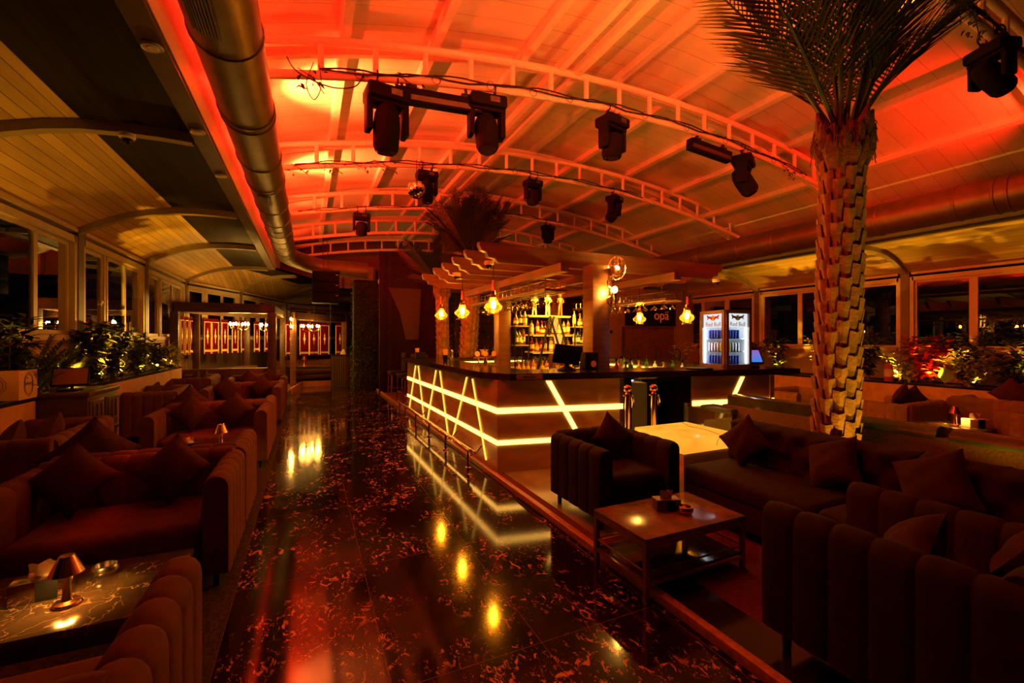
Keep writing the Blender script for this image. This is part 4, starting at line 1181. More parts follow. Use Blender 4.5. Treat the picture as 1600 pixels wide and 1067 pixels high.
M['sign_white'] = mat('cream_sign_paint', (.8, .68, .5), .5)
Ms = Matrix.Translation((.42, -.032, -.02)) @ Euler((PI / 2, 0, 0)).to_matrix().to_4x4()
lettering('opä', .44, Ms, M['sign_white'], t, 'lettering', .005)
mb = MB()
for k in range(4):
    mb.tube([(-.03 - .02 * k + .17 * math.sin(a) * .0 - .16 + .1 * math.cos(a + 1.9), -.032, .02 + (.19 + .028 * k) * math.sin(a)) for a in [PI * (.15 + .5 * j / 8) for j in range(9)]], .008, 5)
mb.build('emblem', M['sign_white'], t)
t = thing('door_leaf', 'plain olive door left of the chevron panel', 'door', (8.62, 11.30, 0.04))
MB().box((0, 0, 1.25), (.72, .05, 2.5), bevel=.005).build('panel', mat('olive_door_paint', (.2, .13, .05), .35, var=.1), t)
mb = MB(); mb.box((.0, -.03, 1.75), (.09, .01, .09)); mb.build('emblem', M['black'], t)
# bentwood chairs in front of it
def side_chair(label, x, y, rz):
    t = thing('side_chair', label, 'chair', (x, y, .006), rz, 'dark side chairs by the chevron wall')
    MB().box((0, 0, .86), (.42, .4, .04), bevel=.015).build('seat', M['leg_wood'], t)
    for sx in (-1, 1):
        for sy in (-1, 1): MB().tube([(sx * .18, sy * .17, .85), (sx * .21, sy * .2, 0)], .016, 6).build('leg', M['leg_wood'], t)
    mb = MB(); mb.tube([(-.19, .18, .86), (-.2, .23, 1.2), (-.1, .25, 1.28), (.1, .25, 1.28), (.2, .23, 1.2), (.19, .18, .86)], .015, 6)
    for dx in (-.07, .07): mb.tube([(dx, .2, .88), (-dx, .25, 1.26)], .009, 5)
    mb.build('backrest', M['leg_wood'], t)
for k, (x, y, r) in enumerate(((8.2, 9.9, 2.6), (8.75, 9.7, 3.3), (9.4, 9.6, 2.9), (10.2, 9.4, 3.4))): side_chair(ORD[k] + ' dark high chair from the left in front of the chevron panel', x, y, r)
# ------------------------------------------------------------------ bar
BA = (1.96, 4.65)                       # near left corner of the bar
def bx(x, off=0.0): return 4.65 - .194 * (x - 1.96) + off      # the front line, off = behind it
bar_a = math.atan(-.194)
ft = Vector((math.cos(bar_a), math.sin(bar_a), 0)); fn = Vector((math.sin(bar_a), -math.cos(bar_a), 0))
t = thing('bar_counter', 'long bar clad in brown marble with glowing amber light strips', 'bar counter', (0, 0, .035))
def wallpart(p0, p1, th, h, name, m, z0=0.0):
    """clad wall of thickness th behind the line p0-p1 (to the left of travel)"""
    p0, p1 = Vector(p0), Vector(p1); d = (p1 - p0).normalized(); n = Vector((-d.y, d.x)) * th
    return MB().prism([tuple(p0), tuple(p1), tuple(p1 + n), tuple(p0 + n)], z0, h).build(name, m, t)
wallpart((1.96, 4.65), (3.52, bx(3.52)), .08, 1.06, 'front_panel', M['bar_panel'])
wallpart((4.44, bx(4.44)), (5.70, bx(5.70)), .08, 1.06, 'front_panel', M['bar_panel'])
wallpart((1.915, 9.47), (1.96, 4.65), .08, 1.06, 'side_panel', M['bar_panel'])
wallpart((5.70, bx(5.70)), (5.75, 8.6), .08, 1.06, 'side_panel', M['bar_panel'])
wallpart((5.75, 9.4), (1.95, 9.4), .08, 1.06, 'rear_panel', M['bar_panel'])
for a, b in (((3.46, bx(3.46)), (3.62, bx(3.62))), ((4.26, bx(4.26)), (4.44, bx(4.44)))):
    wallpart(a, b, .5, 1.06, 'door_jamb', M['black'])
# light strips set in the cladding
def strip_front(x0, x1, z, h):
    p0 = Vector((x0, bx(x0), z)) + fn * .004; p1 = Vector((x1, bx(x1), z)) + fn * .004
    MB().bar(p0, p1, .012, h).build('light_strip', M['led'], t)
def strip_side(y0, y1, z, h):
    f = lambda y: 1.96 - .0093 * (y - 4.65)
    MB().bar((f(y0) - .004, y0, z), (f(y1) - .004, y1, z), .012, h).build('light_strip', M['led'], t)
Z_UP, Z_LO = .705, .34
for z, h in ((Z_UP, .062), (Z_LO, .052)):
    strip_side(4.644, 9.46, z, h); strip_front(1.955, 3.50, z, h); strip_front(4.46, 5.69, z, h)
for (y0, z0), (y1, z1) in (((8.697, 1.036), (9.265, .122)), ((8.477, 1.042), (8.015, .058)), ((7.217, 1.037), (7.797, .072)), ((6.982, 1.041), (6.516, .057)), ((5.679, 1.041), (6.329, .047)), ((5.459, 1.037), (4.978, .098))):
    f = lambda y: 1.956 - .0093 * (y - 4.65)
    MB().bar((f(y0), y0, z0 - .03), (f(y1), y1, z1 - .03), .026, .01).build('light_strip', M['led_thin'], t)
def strip_diag(x0, z0, x1, z1, wd):
    p0 = Vector((x0, bx(x0), z0)) + fn * .004; p1 = Vector((x1, bx(x1), z1)) + fn * .004
    MB().slab([p0 - ft * wd, p0 + ft * wd, p1 + ft * wd, p1 - ft * wd], fn, .004).build('light_strip', M['led'], t)
strip_diag(2.561, 1.035, 3.08, .12, .032); strip_diag(5.202, 1.03, 5.046, .74, .03)

# worktop: one slab round the ring, corner clipped
top = thing('bar_worktop', 'black polished worktop running round the whole bar', 'worktop', (0, 0, 1.095))
MB().prism([(1.82, 9.6), (1.86, 4.92), (2.06, 4.52), (5.95, bx(5.95) - .14), (6.02, 4.4), (2.50, 5.12), (2.46, 9.6)], 0, .075).build('front_slab', M['black_stone'], top)
MB().prism([(5.42, 4.45), (6.02, 4.38), (6.05, 9.5), (5.45, 9.5)], 0, .075).build('right_slab', M['black_stone'], top)
MB().prism([(2.46, 8.95), (5.45, 8.95), (5.45, 9.6), (2.46, 9.6)], 0, .075).build('rear_slab', M['black_stone'], top)
pl = MB(); p0 = Vector((2.12, bx(2.12) - .142, .0375)); p1 = Vector((2.42, bx(2.42) - .142, .0375))
pl.bar(p0, p1, .008, .052); pl.build('name_plate', mat('brass_plate', (.55, .36, .16), .4, .5), top)
Mp = Matrix.Translation((p0 + p1) / 2 + fn * .006) @ Euler((PI / 2, 0, bar_a)).to_matrix().to_4x4()
lettering('BELUGA', .042, Mp, M['black'], top, 'lettering', .001)

# inner work stations with glowing edge lights
st = thing('bar_station', 'inner bar work surface with glowing amber edge lights', 'worktop', (0, 0, .035))
M['steel_top'] = mat('steel_work_surface', (.42, .34, .22), .35, .6, var=.2)
MB().prism([(2.5, 5.16), (3.4, 4.98), (3.4, 5.35), (2.9, 5.45), (2.9, 8.9), (2.5, 8.9)], .86, .92).build('left_surface', M['steel_top'], st)
MB().prism([(5.0, 4.6), (5.42, 4.52), (5.42, 8.9), (5.0, 8.9)], .86, .92).build('right_surface', M['steel_top'], st)
MB().prism([(2.9, 8.5), (5.0, 8.5), (5.0, 8.9), (2.9, 8.9)], .86, .92).build('rear_surface', M['steel_top'], st)
for k, (a, b) in enumerate((((2.60, 8.92, 1.04), (4.4, 8.92, 1.04)), ((5.40, 5.05, 1.025), (5.40, 8.4, 1.025)))):
    MB().bar(a, b, .03, .026).build('edge_light', M['led'], st)
for c, s_ in (((2.7, 7.0, .43), (.36, 3.6, .86)), ((5.2, 6.7, .43), (.4, 4.0, .86)), ((3.9, 8.7, .43), (2.0, .36, .86))):
    MB().box(c, s_).build('under_cabinet', M['black'], st)
tag(MB().prism([(3.62, 4.62), (4.05, 4.54), (4.05, 5.1), (3.62, 5.1)], .04, .99).build('steel_fridge', mat('blue_grey_steel_door', (.45, .55, .7), .45, .1)), 'blue-grey steel fridge front seen through the bar opening', 'fridge')
t = thing('bar_fridge', 'dark glass-doored bar fridge beside the blue-grey one in the opening', 'fridge', (4.25, 4.78, .04))
MB().box((0, .1, .49), (.4, .4, .98)).build('body', M['black'], t)
MB().box((0, -.11, .5), (.38, .02, .94)).build('door', mat('dark_mirror_glass', (.05, .04, .02), .06, spec=.9), t)
M['added_glow'] = emis('added_cool_glow', (.75, .88, 1.0), 14)  # glow for an added edge strip that brightens the fridge front
lb = MB().box((0, 0, 0), (.4, .14, .02)).build('bottle_shelf', M['steel']); lb.location = (3.95, 4.88, 1.01); MB().box((0, -.066, -.014), (.36, .012, .008)).build('edge_light', M['added_glow'], lb); tag(lb, 'small shelf of bottles above the blue-grey fridge', 'shelf')

# foot rail along the aisle side
t = thing('foot_rail', 'double brass foot rail on posts along the aisle side of the bar', 'foot rail', (1.76, 0, 0))
MB().tube([(.0, 5.0, .225), (0, 9.6, .225)], .022, 10).build('rail', M['copper'], t)
MB().tube([(.055, 5.0, .20), (.055, 9.6, .20)], .014, 10).build('rail', M['copper'], t)
for y in (5.08, 6.05, 7.0, 7.95, 8.9, 9.5):
    mb = MB(); mb.tube([(0, y, 0), (0, y, .22)], .017, 8); mb.lathe([(0, 0), (.04, 0), (.04, .012), (.018, .018)], (0, y, 0), 14); mb.tube([(0, y, .15), (.1, y, .17), (.17, y, .25)], .01, 6)
    mb.build('post', M['copper'], t)

# ------------------------------------------------------------------ pergola over the bar
t = thing('bar_pergola', 'reddish wooden pergola over the bar with stepped beam ends', 'pergola', (0, 0, .035))
def stepped_beam(y, x0, x1, zb, h, th, name='beam'):
    pr = [(x0 + .26, zb), (x1 - .26, zb), (x1 - .2, zb + .05), (x1 - .12, zb + .06), (x1 - .1, zb + .12), (x1 - .03, zb + .14), (x1, zb + .2), (x1, zb + h), (x0, zb + h), (x0, zb + .2), (x0 + .03, zb + .14), (x0 + .1, zb + .12), (x0 + .12, zb + .06), (x0 + .2, zb + .05)]
    pr2 = pr
    MB().slab([(x, y - th / 2, z) for x, z in pr2], (0, 1, 0), th).build(name, M['wood'], t)
for y in (5.2, 5.75, 6.3, 6.85, 7.4, 8.2):
    stepped_beam(y, 1.93, 6.2, 2.50, .24, .09)
for x in (2.95, 3.78, 4.85): MB().box((x, 6.7, 2.44), (.12, 3.8, .11)).build('long_beam', M['wood'], t)
MB().box((3.60, 5.04, 1.285), (.28, .24, 2.50), bevel=.004).build('post', M['wood'], t)
MB().box((3.02, 6.95, 1.285), (.22, .22, 2.40), bevel=.004).build('post', M['wood'], t)
MB().box((4.85, 8.3, 1.285), (.2, .2, 2.40), bevel=.004).build('post', M['wood'], t)
for k, p in enumerate(((2.05, 5.13, 2.535), (1.98, 6.24, 2.535), (6.02, 5.13, 2.535))):
    dome_camera(p, ('dome security camera under the nearest pergola beam end', 'dome security camera under a pergola beam near the far pendants', 'dome security camera under the right end of the pergola')[k])

# pendants
def pendant(label, p, s=1.0):
    t = thing('pendant_lamp', label, 'pendant lamp', p, 0, 'amber glass pendant lamps over the bar')
    MB().lathe([(.045, .108), (.055, .09), (.055, .07), (.07, .04), (.112, .005), (.118, -.02), (.105, -.05), (.07, -.075), (.064, -.09), (.078, -.108), (.079, -.118)], seg=24).build('glass_shade', M['amber_glass'], t)
    MB().lathe([(.045, .105), (.05, .13), (.03, .14), (.032, .19), (.024, .2), (.02, .3), (.008, .33), (0, .33)], seg=16).build('cap', M['copper'], t)
    MB().lathe([(0, .07), (.022, .06), (.032, .025), (.03, -.01), (.018, -.035), (0, -.042)], seg=14).build('bulb', M['pend_bulb'], t)
    MB().tube([(0, 0, .32), (0, 0, 2.53 - p[2])], .006, 6).build('cord', M['rubber'], t)
M['pend_bulb'] = emis('pendant_bulb', (1.0, .5, .07), 680)
for lab, p in (('nearest amber pendant of the left row, the largest in view', (2.16, 5.26, 1.99)), ('middle amber pendant of the left row', (2.17, 6.55, 1.985)), ('farthest amber pendant of the left row, in front of a palm trunk', (2.24, 8.0, 2.02)),
               ('amber pendant beside the fridge on the right side of the bar', (5.62, 5.36, 1.93)), ('amber pendant right of the column, in front of the chevron wall', (5.62, 6.5, 1.95))):
    pendant(lab, p)

# hanging racks with upside-down glasses
def goblet(kind):
    mb = MB()
    if kind == 0: mb.lathe([(.03, 0), (.031, -.004), (.006, -.012), (.004, -.07), (.02, -.085), (.036, -.11), (.038, -.14), (.03, -.175)], seg=12)
    else: mb.lathe([(.028, 0), (.028, -.004), (.005, -.012), (.004, -.06), (.045, -.1), (.05, -.115)], seg=12)
    return mb.build('hanging_glass', M['rack_glass'])
M['rack_glass'] = thin_glass('drinking_glass', (.92, .82, .62), 0.02, 2.6)
def rack(label, x, y0, y1, z, rows, kind, side, n):
    t = thing('glass_rack', label, 'glass rack', (x, (y0 + y1) / 2, z)); L = y1 - y0; wd = .34
    MB().box((0, 0, 0), (wd, L, .03)).build('shelf', M['wood'], t)
    mb = MB()
    for sx in (-1, 1): mb.tube([(sx * wd / 2, -L / 2, .11), (sx * wd / 2, L / 2, .11)], .008, 6)
    for sy in (-1, 1): mb.tube([(-wd / 2, sy * L / 2, .11), (wd / 2, sy * L / 2, .11)], .008, 6)
    k = 0
    while k * .16 <= L:
        for sx in (-1, 1): mb.tube([(sx * wd / 2, -L / 2 + k * .16, .01), (sx * wd / 2, -L / 2 + k * .16, .11)], .006, 5)
        k += 1
    mb.build('railing', M['steel'], t)
    mb = MB()
    for r in range(rows + 1): mb.box((-wd / 2 + wd * r / rows, 0, -.03), (.02, L, .01)); 
    mb.build('runner', M['steel'], t)
    mb = MB()
    for sy in (-.4, 0, .4): mb.tube([(0, sy * L, .015), (0, sy * L, 2.53 - z)], .007, 5)
    mb.build('rod', M['steel'], t)
    g0 = None; c = 0
    for r in range(rows):
        for k in range(n):
            loc = (x - wd / 2 + wd * (r + .5) / rows, y0 + .12 + (L - .24) * k / (n - 1), z - .033)
            if g0 is None: g0 = goblet(kind); g = g0; tag(g, '', 'glass')
            else: g = dup(g0, loc)
            g.location = loc; g['group'] = 'upside-down glasses in the ' + side + ' rack'
            g['label'] = 'upside-down stemmed glass in the ' + side + ' rack, ' + ORD[k] + ' from the camera in ' + ('the left row' if r == 0 else 'the right row' if r == rows - 1 else 'the middle row'); c += 1
rack('hanging glass rack on the left side of the bar', 3.08, 5.25, 8.2, 2.235, 2, 0, 'left', 15)
rack('hanging glass rack on the right side of the bar, by the sign', 5.28, 5.3, 8.0, 2.20, 2, 1, 'right', 12)

# ------------------------------------------------------------------ lantern sconce on the column
t = thing('column_lantern', 'pierced brass double lantern glowing on the bar column', 'wall lamp', (3.78, 4.90, 2.3))
def cage(c, r, hs):
    mb = MB()
    for k in range(12):
        a = 2 * PI * k / 12
        mb.tube([(c[0] + r * math.sin(th) * math.cos(a), c[1] + r * math.sin(th) * math.sin(a), c[2] + hs * math.cos(th)) for th in [PI * (.04 + .92 * j / 10) for j in range(11)]], .0035, 4)
    for th in (.25, .4, .55, .7):
        mb.tube([(c[0] + r * math.sin(PI * th) * math.cos(a), c[1] + r * math.sin(PI * th) * math.sin(a), c[2] + hs * math.cos(PI * th)) for a in [2 * PI * k / 16 for k in range(16)]], .003, 4, closed=True)
    return mb
cage((0, -.08, .22), .115, .16).build('upper_cage', M['brass'], t)
M['lantern_bulb'] = emis('lantern_bulb', (1.0, .48, .06), 950)
MB().ball((0, -.08, .22), .032, 12).build('bulb', M['lantern_bulb'], t)
MB().lathe([(0, -.05), (.02, -.03), (.034, .0), (.03, .03), (0, .05)], (-.05, -.10, -.08), 12).build('bulb', M['lantern_bulb'], t)
mb = MB()
mb.lathe([(.0, -.5), (.006, -.42), (.012, -.3), (.022, -.2), (.03, -.14), (.0, -.13)], (-.05, -.10, .02), 10)
mb.build('finial', M['brass'], t)
mb = MB()
for s_ in (1, -1):
    for z0 in (.02, -.22):
        mb.tube([(-.05 - .1 * math.sin(a) * .9, -.03 - .02 * math.sin(a), z0 + s_ * .06 * math.cos(a)) for a in [PI * 1.4 * k / 10 for k in range(11)]], .01, 6)
mb.tube([(-.05, -.02, .1), (-.05, -.02, -.3)], .012, 6)
mb.build('scroll_bracket', M['brass'], t)

# ------------------------------------------------------------------ back bar with bottles
BBY = 6.9
t = thing('back_bar', 'open back-bar shelving full of lit bottles behind the worktop', 'shelf unit', (3.93, BBY, .035))
M['shelf_steel'] = mat('warm_shelf_metal', (.5, .38, .2), .35, .5)
mb = MB().box((0, .05, .43), (1.5, .5, .86)); mb.build('base_cabinet', M['black'], t)
MB().box((0, -.21, .90), (1.5, .02, .025)).build('edge_light', M['led'], t)
SHELVES = [(0.92, -.72, .72), (1.30, -.42, .40), (1.60, -.42, .40), (1.93, -.5, .36)]
for z, a, b in SHELVES[1:]:
    MB().box(((a + b) / 2, -.12, z - .018), (b - a - .04, .012, .008)).build('edge_light', M['led_thin'], t)
    MB().box(((a + b) / 2, .02, z), (b - a, .3, .025)).build('shelf', M['shelf_steel'], t)
SIDE = [(1.42, -.74, -.48), (1.75, -.74, -.48), (1.42, .46, .74), (1.75, .46, .74)]
for z, a, b in SIDE: MB().box(((a + b) / 2, .02, z), (b - a, .26, .02)).build('shelf', M['shelf_steel'], t)
mb = MB()
for x, h in ((-.74, 1.8), (-.48, 1.8), (.46, 1.8), (.74, 1.8)):
    for y in (-.1, .14): mb.box((x, y, h / 2 + .45), (.018, .018, h - .9))
mb.build('upright', M['black_metal'], t)
mb = MB()
for p, q in (((-.34, .95), (-.08, 1.93)), ((-.08, 1.93), (.14, 1.28)), ((.0, 1.93), (-.1, 1.6)), ((.3, 1.28), (.1, 1.9))):
    mb.bar((p[0], -.14, p[1]), (q[0], -.14, q[1]), .03, .03)
mb.build('slanted_divider', M['black_metal'], t)
M['glow_panel'] = emis('orange_lit_panel', (1.0, .34, .05), 1.6)
for x, z, s_ in ((.02, 1.63, 1.0), (.1, 1.31, 1.0)):
    MB().slab([(x - .09 * s_, -.12, z + .27), (x + .09 * s_, -.12, z + .27), (x + .035, -.12, z + .01), (x - .035, -.12, z + .01)], (0, 1, 0), .01).build('lit_panel', M['glow_panel'], t)
lamp('shelf_glow', 'AREA', (0, -.35, 2.25), 90, AMBER, .5, None, parent=t).rotation_euler = (.35, 0, 0)

BOT = {'amber': (.55, .2, .03), 'clear': (.75, .7, .6), 'green': (.08, .3, .05), 'dark': (.03, .02, .02), 'gold': (.75, .45, .1), 'red': (.5, .05, .03), 'blue': (.06, .1, .45)}
BP = [[(0, 0), (.036, 0), (.038, .01), (.038, .15), (.03, .18), (.013, .2), (.012, .26), (.015, .262), (.015, .275), (0, .275)],
      [(0, 0), (.03, 0), (.032, .01), (.032, .17), (.028, .2), (.011, .23), (.011, .29), (.014, .292), (.014, .305), (0, .305)],
      [(0, 0), (.042, 0), (.045, .02), (.045, .1), (.03, .14), (.014, .16), (.014, .2), (.02, .205), (.02, .235), (0, .235)]]
bot_protos = {}
def bottle(col, shape):
    key = (col, shape)
    if key in bot_protos: return None
    mk = 'bottle_' + col
    if mk not in M: M[mk] = mat('%s_bottle_glass' % col, BOT[col], .08, spec=.7, transmission=(.6 if col not in ('dark',) else 0))
    t = thing('bottle', '', 'bottle')
    MB().lathe(BP[shape], seg=12).build('glass_body', M[mk], t)
    h = BP[shape][3][1]
    MB().lathe([(BP[shape][3][0] + .001, h * .3), (BP[shape][3][0] + .001, h * .8)], seg=12).build('paper_label', M['paper'] if (len(key[0]) + shape) % 3 else M['banner_trim'], t)
    zc = BP[shape][-1][1]
    MB().lathe([(0, zc + .002), (.0165, zc), (.0165, zc - .03), (.014, zc - .032)], seg=10).build('cap', M['black'], t)
    bot_protos[key] = t
    return t
rnd = random.Random(11)
ORDN = {}
def put_bottle(col, shape, p, where):
    ORDN[where] = ORDN.get(where, 0) + 1; k = ORDN[where] - 1
    names = {'gold': 'golden', 'clear': 'clear', 'dark': 'dark'}
    b = bottle(col, shape)
    if b is None: b = dup(bot_protos[(col, shape)], p)
    b.location = p; b.rotation_euler = (0, 0, rnd.uniform(0, 6))
    b['label'] = names.get(col, col) + ' bottle, ' + ORD[k] + ' from the left ' + where; b['group'] = 'bottles ' + where
bx0, by0, bz0 = 3.93, BBY, .035
def row(z, a, b, n, where, cols, yy=-.03):
    for k in range(n):
        x = a + .05 + (b - a - .1) * k / max(1, n - 1)
        put_bottle(rnd.choice(cols), rnd.randrange(3), (bx0 + x, by0 + yy + rnd.uniform(-.03, .03), bz0 + z + .014), where)
row(.905, -.72, -.1, 7, 'in the front row of the back-bar base', ['amber', 'gold', 'clear', 'gold'], -.12)
row(.905, -.66, .66, 13, 'in the rear row of the back-bar base', ['amber', 'dark', 'green', 'red', 'clear', 'gold'], .1)
row(1.30, -.42, .40, 9, 'on the second shelf of the back bar', ['amber', 'gold', 'clear', 'red'])
row(1.60, -.42, .40, 9, 'on the third shelf of the back bar', ['amber', 'red', 'gold', 'clear'])
row(1.42, -.74, -.48, 4, 'on the lower left side shelf', ['amber', 'gold', 'green'])
row(1.75, -.74, -.48, 3, 'on the upper left side shelf', ['dark', 'clear', 'amber'])
row(1.42, .46, .74, 4, 'on the lower right side shelf', ['blue', 'clear', 'gold'])
row(1.75, .46, .74, 3, 'on the upper right side shelf', ['clear', 'amber', 'gold'])
for k, (x, c) in enumerate(((-.13, 'red'), (-.05, 'clear'), (.03, 'green'), (.11, 'green'))):
    put_bottle(c, k % 3, (3.95 + x, 4.88, 1.02), 'on the small shelf in the bar opening')
# little standing figures along the top shelf
def figurine(label, p, m):
    mb = MB()
    for sx in (-1, 1): mb.tube([(sx * .035, 0, 0), (sx * .025, 0, .1), (sx * .018, 0, .19)], [.014, .016, .022], 8)
    mb.lathe([(.03, .17), (.04, .22), (.05, .29), (.045, .32), (.02, .335), (.014, .345), (.026, .36), (.03, .385), (.02, .41), (0, .415)], seg=12)
    for sx in (-1, 1): mb.tube([(sx * .045, 0, .315), (sx * .065, -.02, .25), (sx * .03, -.05, .24)], [.013, .012, .01], 7)
    o = mb.build('figurine', m); o.location = p
    return tag(o, label, 'figurine', 'small standing figures on the top shelf')
figurine('pale standing figure on the left of the back-bar top shelf', (bx0 - .33, by0 - .02, bz0 + 1.943), M['paper'])
figurine('pale standing figure in the middle of the back-bar top shelf', (bx0 - .06, by0 - .02, bz0 + 1.943), M['paper'])
figurine('dark red standing figure on the right of the back-bar top shelf', (bx0 + .2, by0 - .02, bz0 + 1.943), mat('red_figure', (.4, .03, .02), .4))

# ------------------------------------------------------------------ things on the worktop
TZ = 1.171
def straw_cup(label, p, h=.1, wide=False):
    t = thing('straw_cup', label, 'cup', p, 0, 'straw and napkin holders on the bar')
    MB().lathe([(0, 0), (.035, 0), (.045, h), (.04, h), (.03, .01)], seg=16).build('cup', M['black'] if not wide else M['copper'], t)
    mb = MB(); rr = random.Random(3)
    for k in range(14):
        a, q = rr.uniform(0, 6.28), rr.uniform(0, .026)
        mb.tube([(q * math.cos(a), q * math.sin(a), .01), (q * 1.9 * math.cos(a), q * 1.9 * math.sin(a), h + .1)], .0065, 5)
    mb.build('straws', M['straw'], t)
    return t
straw_cup('cup of orange straws at the far end of the left worktop', (2.08, 9.3, TZ))
straw_cup('cup of orange straws in the middle of the left worktop', (2.2, 7.6, TZ), .11)
t = thing('napkin_pot', 'wide-rimmed pot standing on the rear worktop', 'pot', (3.55, 9.2, TZ))
MB().lathe([(0, 0), (.05, 0), (.07, .12), (.11, .16), (.1, .16), (.06, .12)], seg=18).build('pot', M['paper'], t)
o = MB().lathe([(0, 0), (.03, 0), (.032, .1), (.02, .13), (.03, .16), (.022, .2), (0, .21)], seg=12).build('cocktail_shaker', M['steel']); o.location = (2.28, 7.45, TZ); tag(o, 'steel shaker beside the straw cup on the left worktop', 'shaker')
o = MB().box((0, 0, .06), (.2, .14, .12), bevel=.004).build('caddy_box', M['black']); o.location = (2.1, 9.08, TZ); tag(o, 'small black box at the far end of the left worktop', 'box')
# till screen seen from behind
t = thing('till_screen', 'black till screen seen from behind on the bar worktop', 'screen', (2.93, 4.72, TZ), -.2)
mb = MB(); mb.lathe([(0, 0), (.12, 0), (.12, .012), (.06, .04), (.03, .06), (.03, .12), (0, .12)], seg=18); mb.build('stand', M['black'], t)
o = MB().box((0, 0, 0), (.36, .04, .24), bevel=.012).build('body', M['black'], t); o.location = (0, -.01, .2); o.rotation_euler = (.25, .12, 0)
mb = MB()
for k in range(9): mb.box((-.14 + .035 * k, -.021, .085), (.02, .004, .02))
mb.build('vent_slot', M['vent'], o)
# wall clock and ice bucket area right of till
t = thing('clock_box', 'dark box with a round pale dial beside the bar column', 'clock', (3.33, 4.82, TZ))
MB().box((0, 0, .11), (.2, .14, .22), bevel=.006).build('body', M['black'], t)
MB().lathe([(0, 0), (.042, 0), (.042, .006), (0, .008)], (0, 0, 0), 20, Matrix.Translation((.02, -.072, .07)) @ Euler((PI / 2, 0, 0)).to_matrix().to_4x4()).build('dial', M['paper'], t)
t = thing('garnish_tray', 'tray of lemons and herbs glowing on the inner bar station', 'tray', (2.62, 5.75, .958))
MB().box((0, 0, .015), (.24, .7, .03), bevel=.006).build('tray', M['steel'], t)
M['lemon'] = mat('lemon_peel', (.8, .55, .05), .4); M['herb'] = mat('herb_leaf', (.2, .4, .04), .5)
rr = random.Random(5)
for k in range(9):
    o = MB().ball((0, 0, .028), .03, 12, .95).build('lemon', M['lemon']); o.location = (2.54 + .08 * (k % 3), 5.55 + .1 * (k // 3) + rr.uniform(-.02, .02), .989)
    tag(o, 'yellow lemon on the garnish tray, ' + ORD[k] + ' from its near left corner', 'lemon', 'lemons on the garnish tray')
mb = MB()
for k in range(60): leaf_card(mb, (2.62 + rr.uniform(-.09, .09), 5.98 + rr.uniform(-.08, .08), .99 + rr.uniform(0, .07)), (rr.uniform(-1, 1), rr.uniform(-1, 1), rr.uniform(-.2, 1)), (0, 0, 1), .06, .035)
tag(mb.build('herb_bunch', M['herb'], None, 60), 'bunch of green herbs on the garnish tray', 'herbs')['kind'] = 'thing'
# beer taps
t = thing('beer_tap', 'copper beer tap tower with round badges by the left shelf post', 'beer tap', (2.72, 7.0, .955))
MB().lathe([(0, 0), (.05, 0), (.05, .02), (.025, .04), (.025, .3), (0, .3)], seg=14).build('column', M['copper'], t)
MB().tube([(-.2, 0, .31), (.2, 0, .31)], .03, 10).build('crossbar', M['copper'], t)
for k in range(3):
    x = -.15 + .15 * k
    MB().tube([(x, -.03, .3), (x, -.09, .27), (x, -.1, .2)], .012, 8).build('spout', M['steel'], t)
    MB().lathe([(0, 0), (.045, 0), (.045, .012), (0, .014)], (0, 0, 0), 18, Matrix.Translation((x, -.035, .36)) @ Euler((PI / 2, 0, 0)).to_matrix().to_4x4()).build('badge', M['banner_trim'], t)
    MB().tube([(x, -.01, .34), (x, .0, .48)], [.009, .015], 8).build('handle', M['leg_wood'], t)
for k in range(3):
    o = MB().lathe([(0, 0), (.03, 0), (.036, .14), (.033, .14), (.028, .01), (0, .01)], seg=14).build('tumbler', M['rack_glass']); o.location = (5.2, 5.3 + .35 * k, .956)
    tag(o, 'clear tumbler on the right bar station, ' + ORD[k] + ' from the camera', 'glass', 'tumblers on the right station')
M['pale_bot'] = M['paper']
for k in range(9):
    put_bottle(['clear', 'green', 'gold'][k % 3], k % 3, (5.3, 5.15 + .2 * k, .956), 'along the right bar station')

# ------------------------------------------------------------------ countertop fridge with lit doors
M['fridge_brown'] = mat('brown_fridge_frame', (.2, .11, .06), .35, .3)
M['fridge_grey'] = mat('grey_fridge_frame', (.23, .2, .15), .35, .3)
M['header'] = emis('lit_white_header', (.85, .93, 1.0), 1.0)
M['fridge_white'] = mat('white_fridge_liner', (.55, .6, .66), .4)
M['tube_white'] = emis('white_fridge_tube', (.78, .92, 1.0), 13)
FR = (5.12, 4.22); FA = R(-95); hF = .215; H_ = .77
t = thing('drinks_fridge', 'square glass-sided drinks fridge lit white inside on the right worktop', 'fridge', (*FR, TZ), FA)
mb = MB()
mb.box((0, 0, .025), (2 * hF, 2 * hF, .05)); mb.box((0, 0, H_ - .015), (2 * hF, 2 * hF, .03))
mb.box((0, hF - .01, H_ / 2), (2 * hF, .02, H_)); mb.box((-hF + .01, 0, H_ / 2), (.02, 2 * hF, H_))
mb.build('body', M['fridge_brown'], t)
mb = MB(); mb.box((0, hF - .024, H_ / 2), (2 * hF - .06, .006, H_ - .1)); mb.box((-hF + .024, 0, H_ / 2), (.006, 2 * hF - .06, H_ - .1))
mb.build('liner', M['fridge_white'], t)
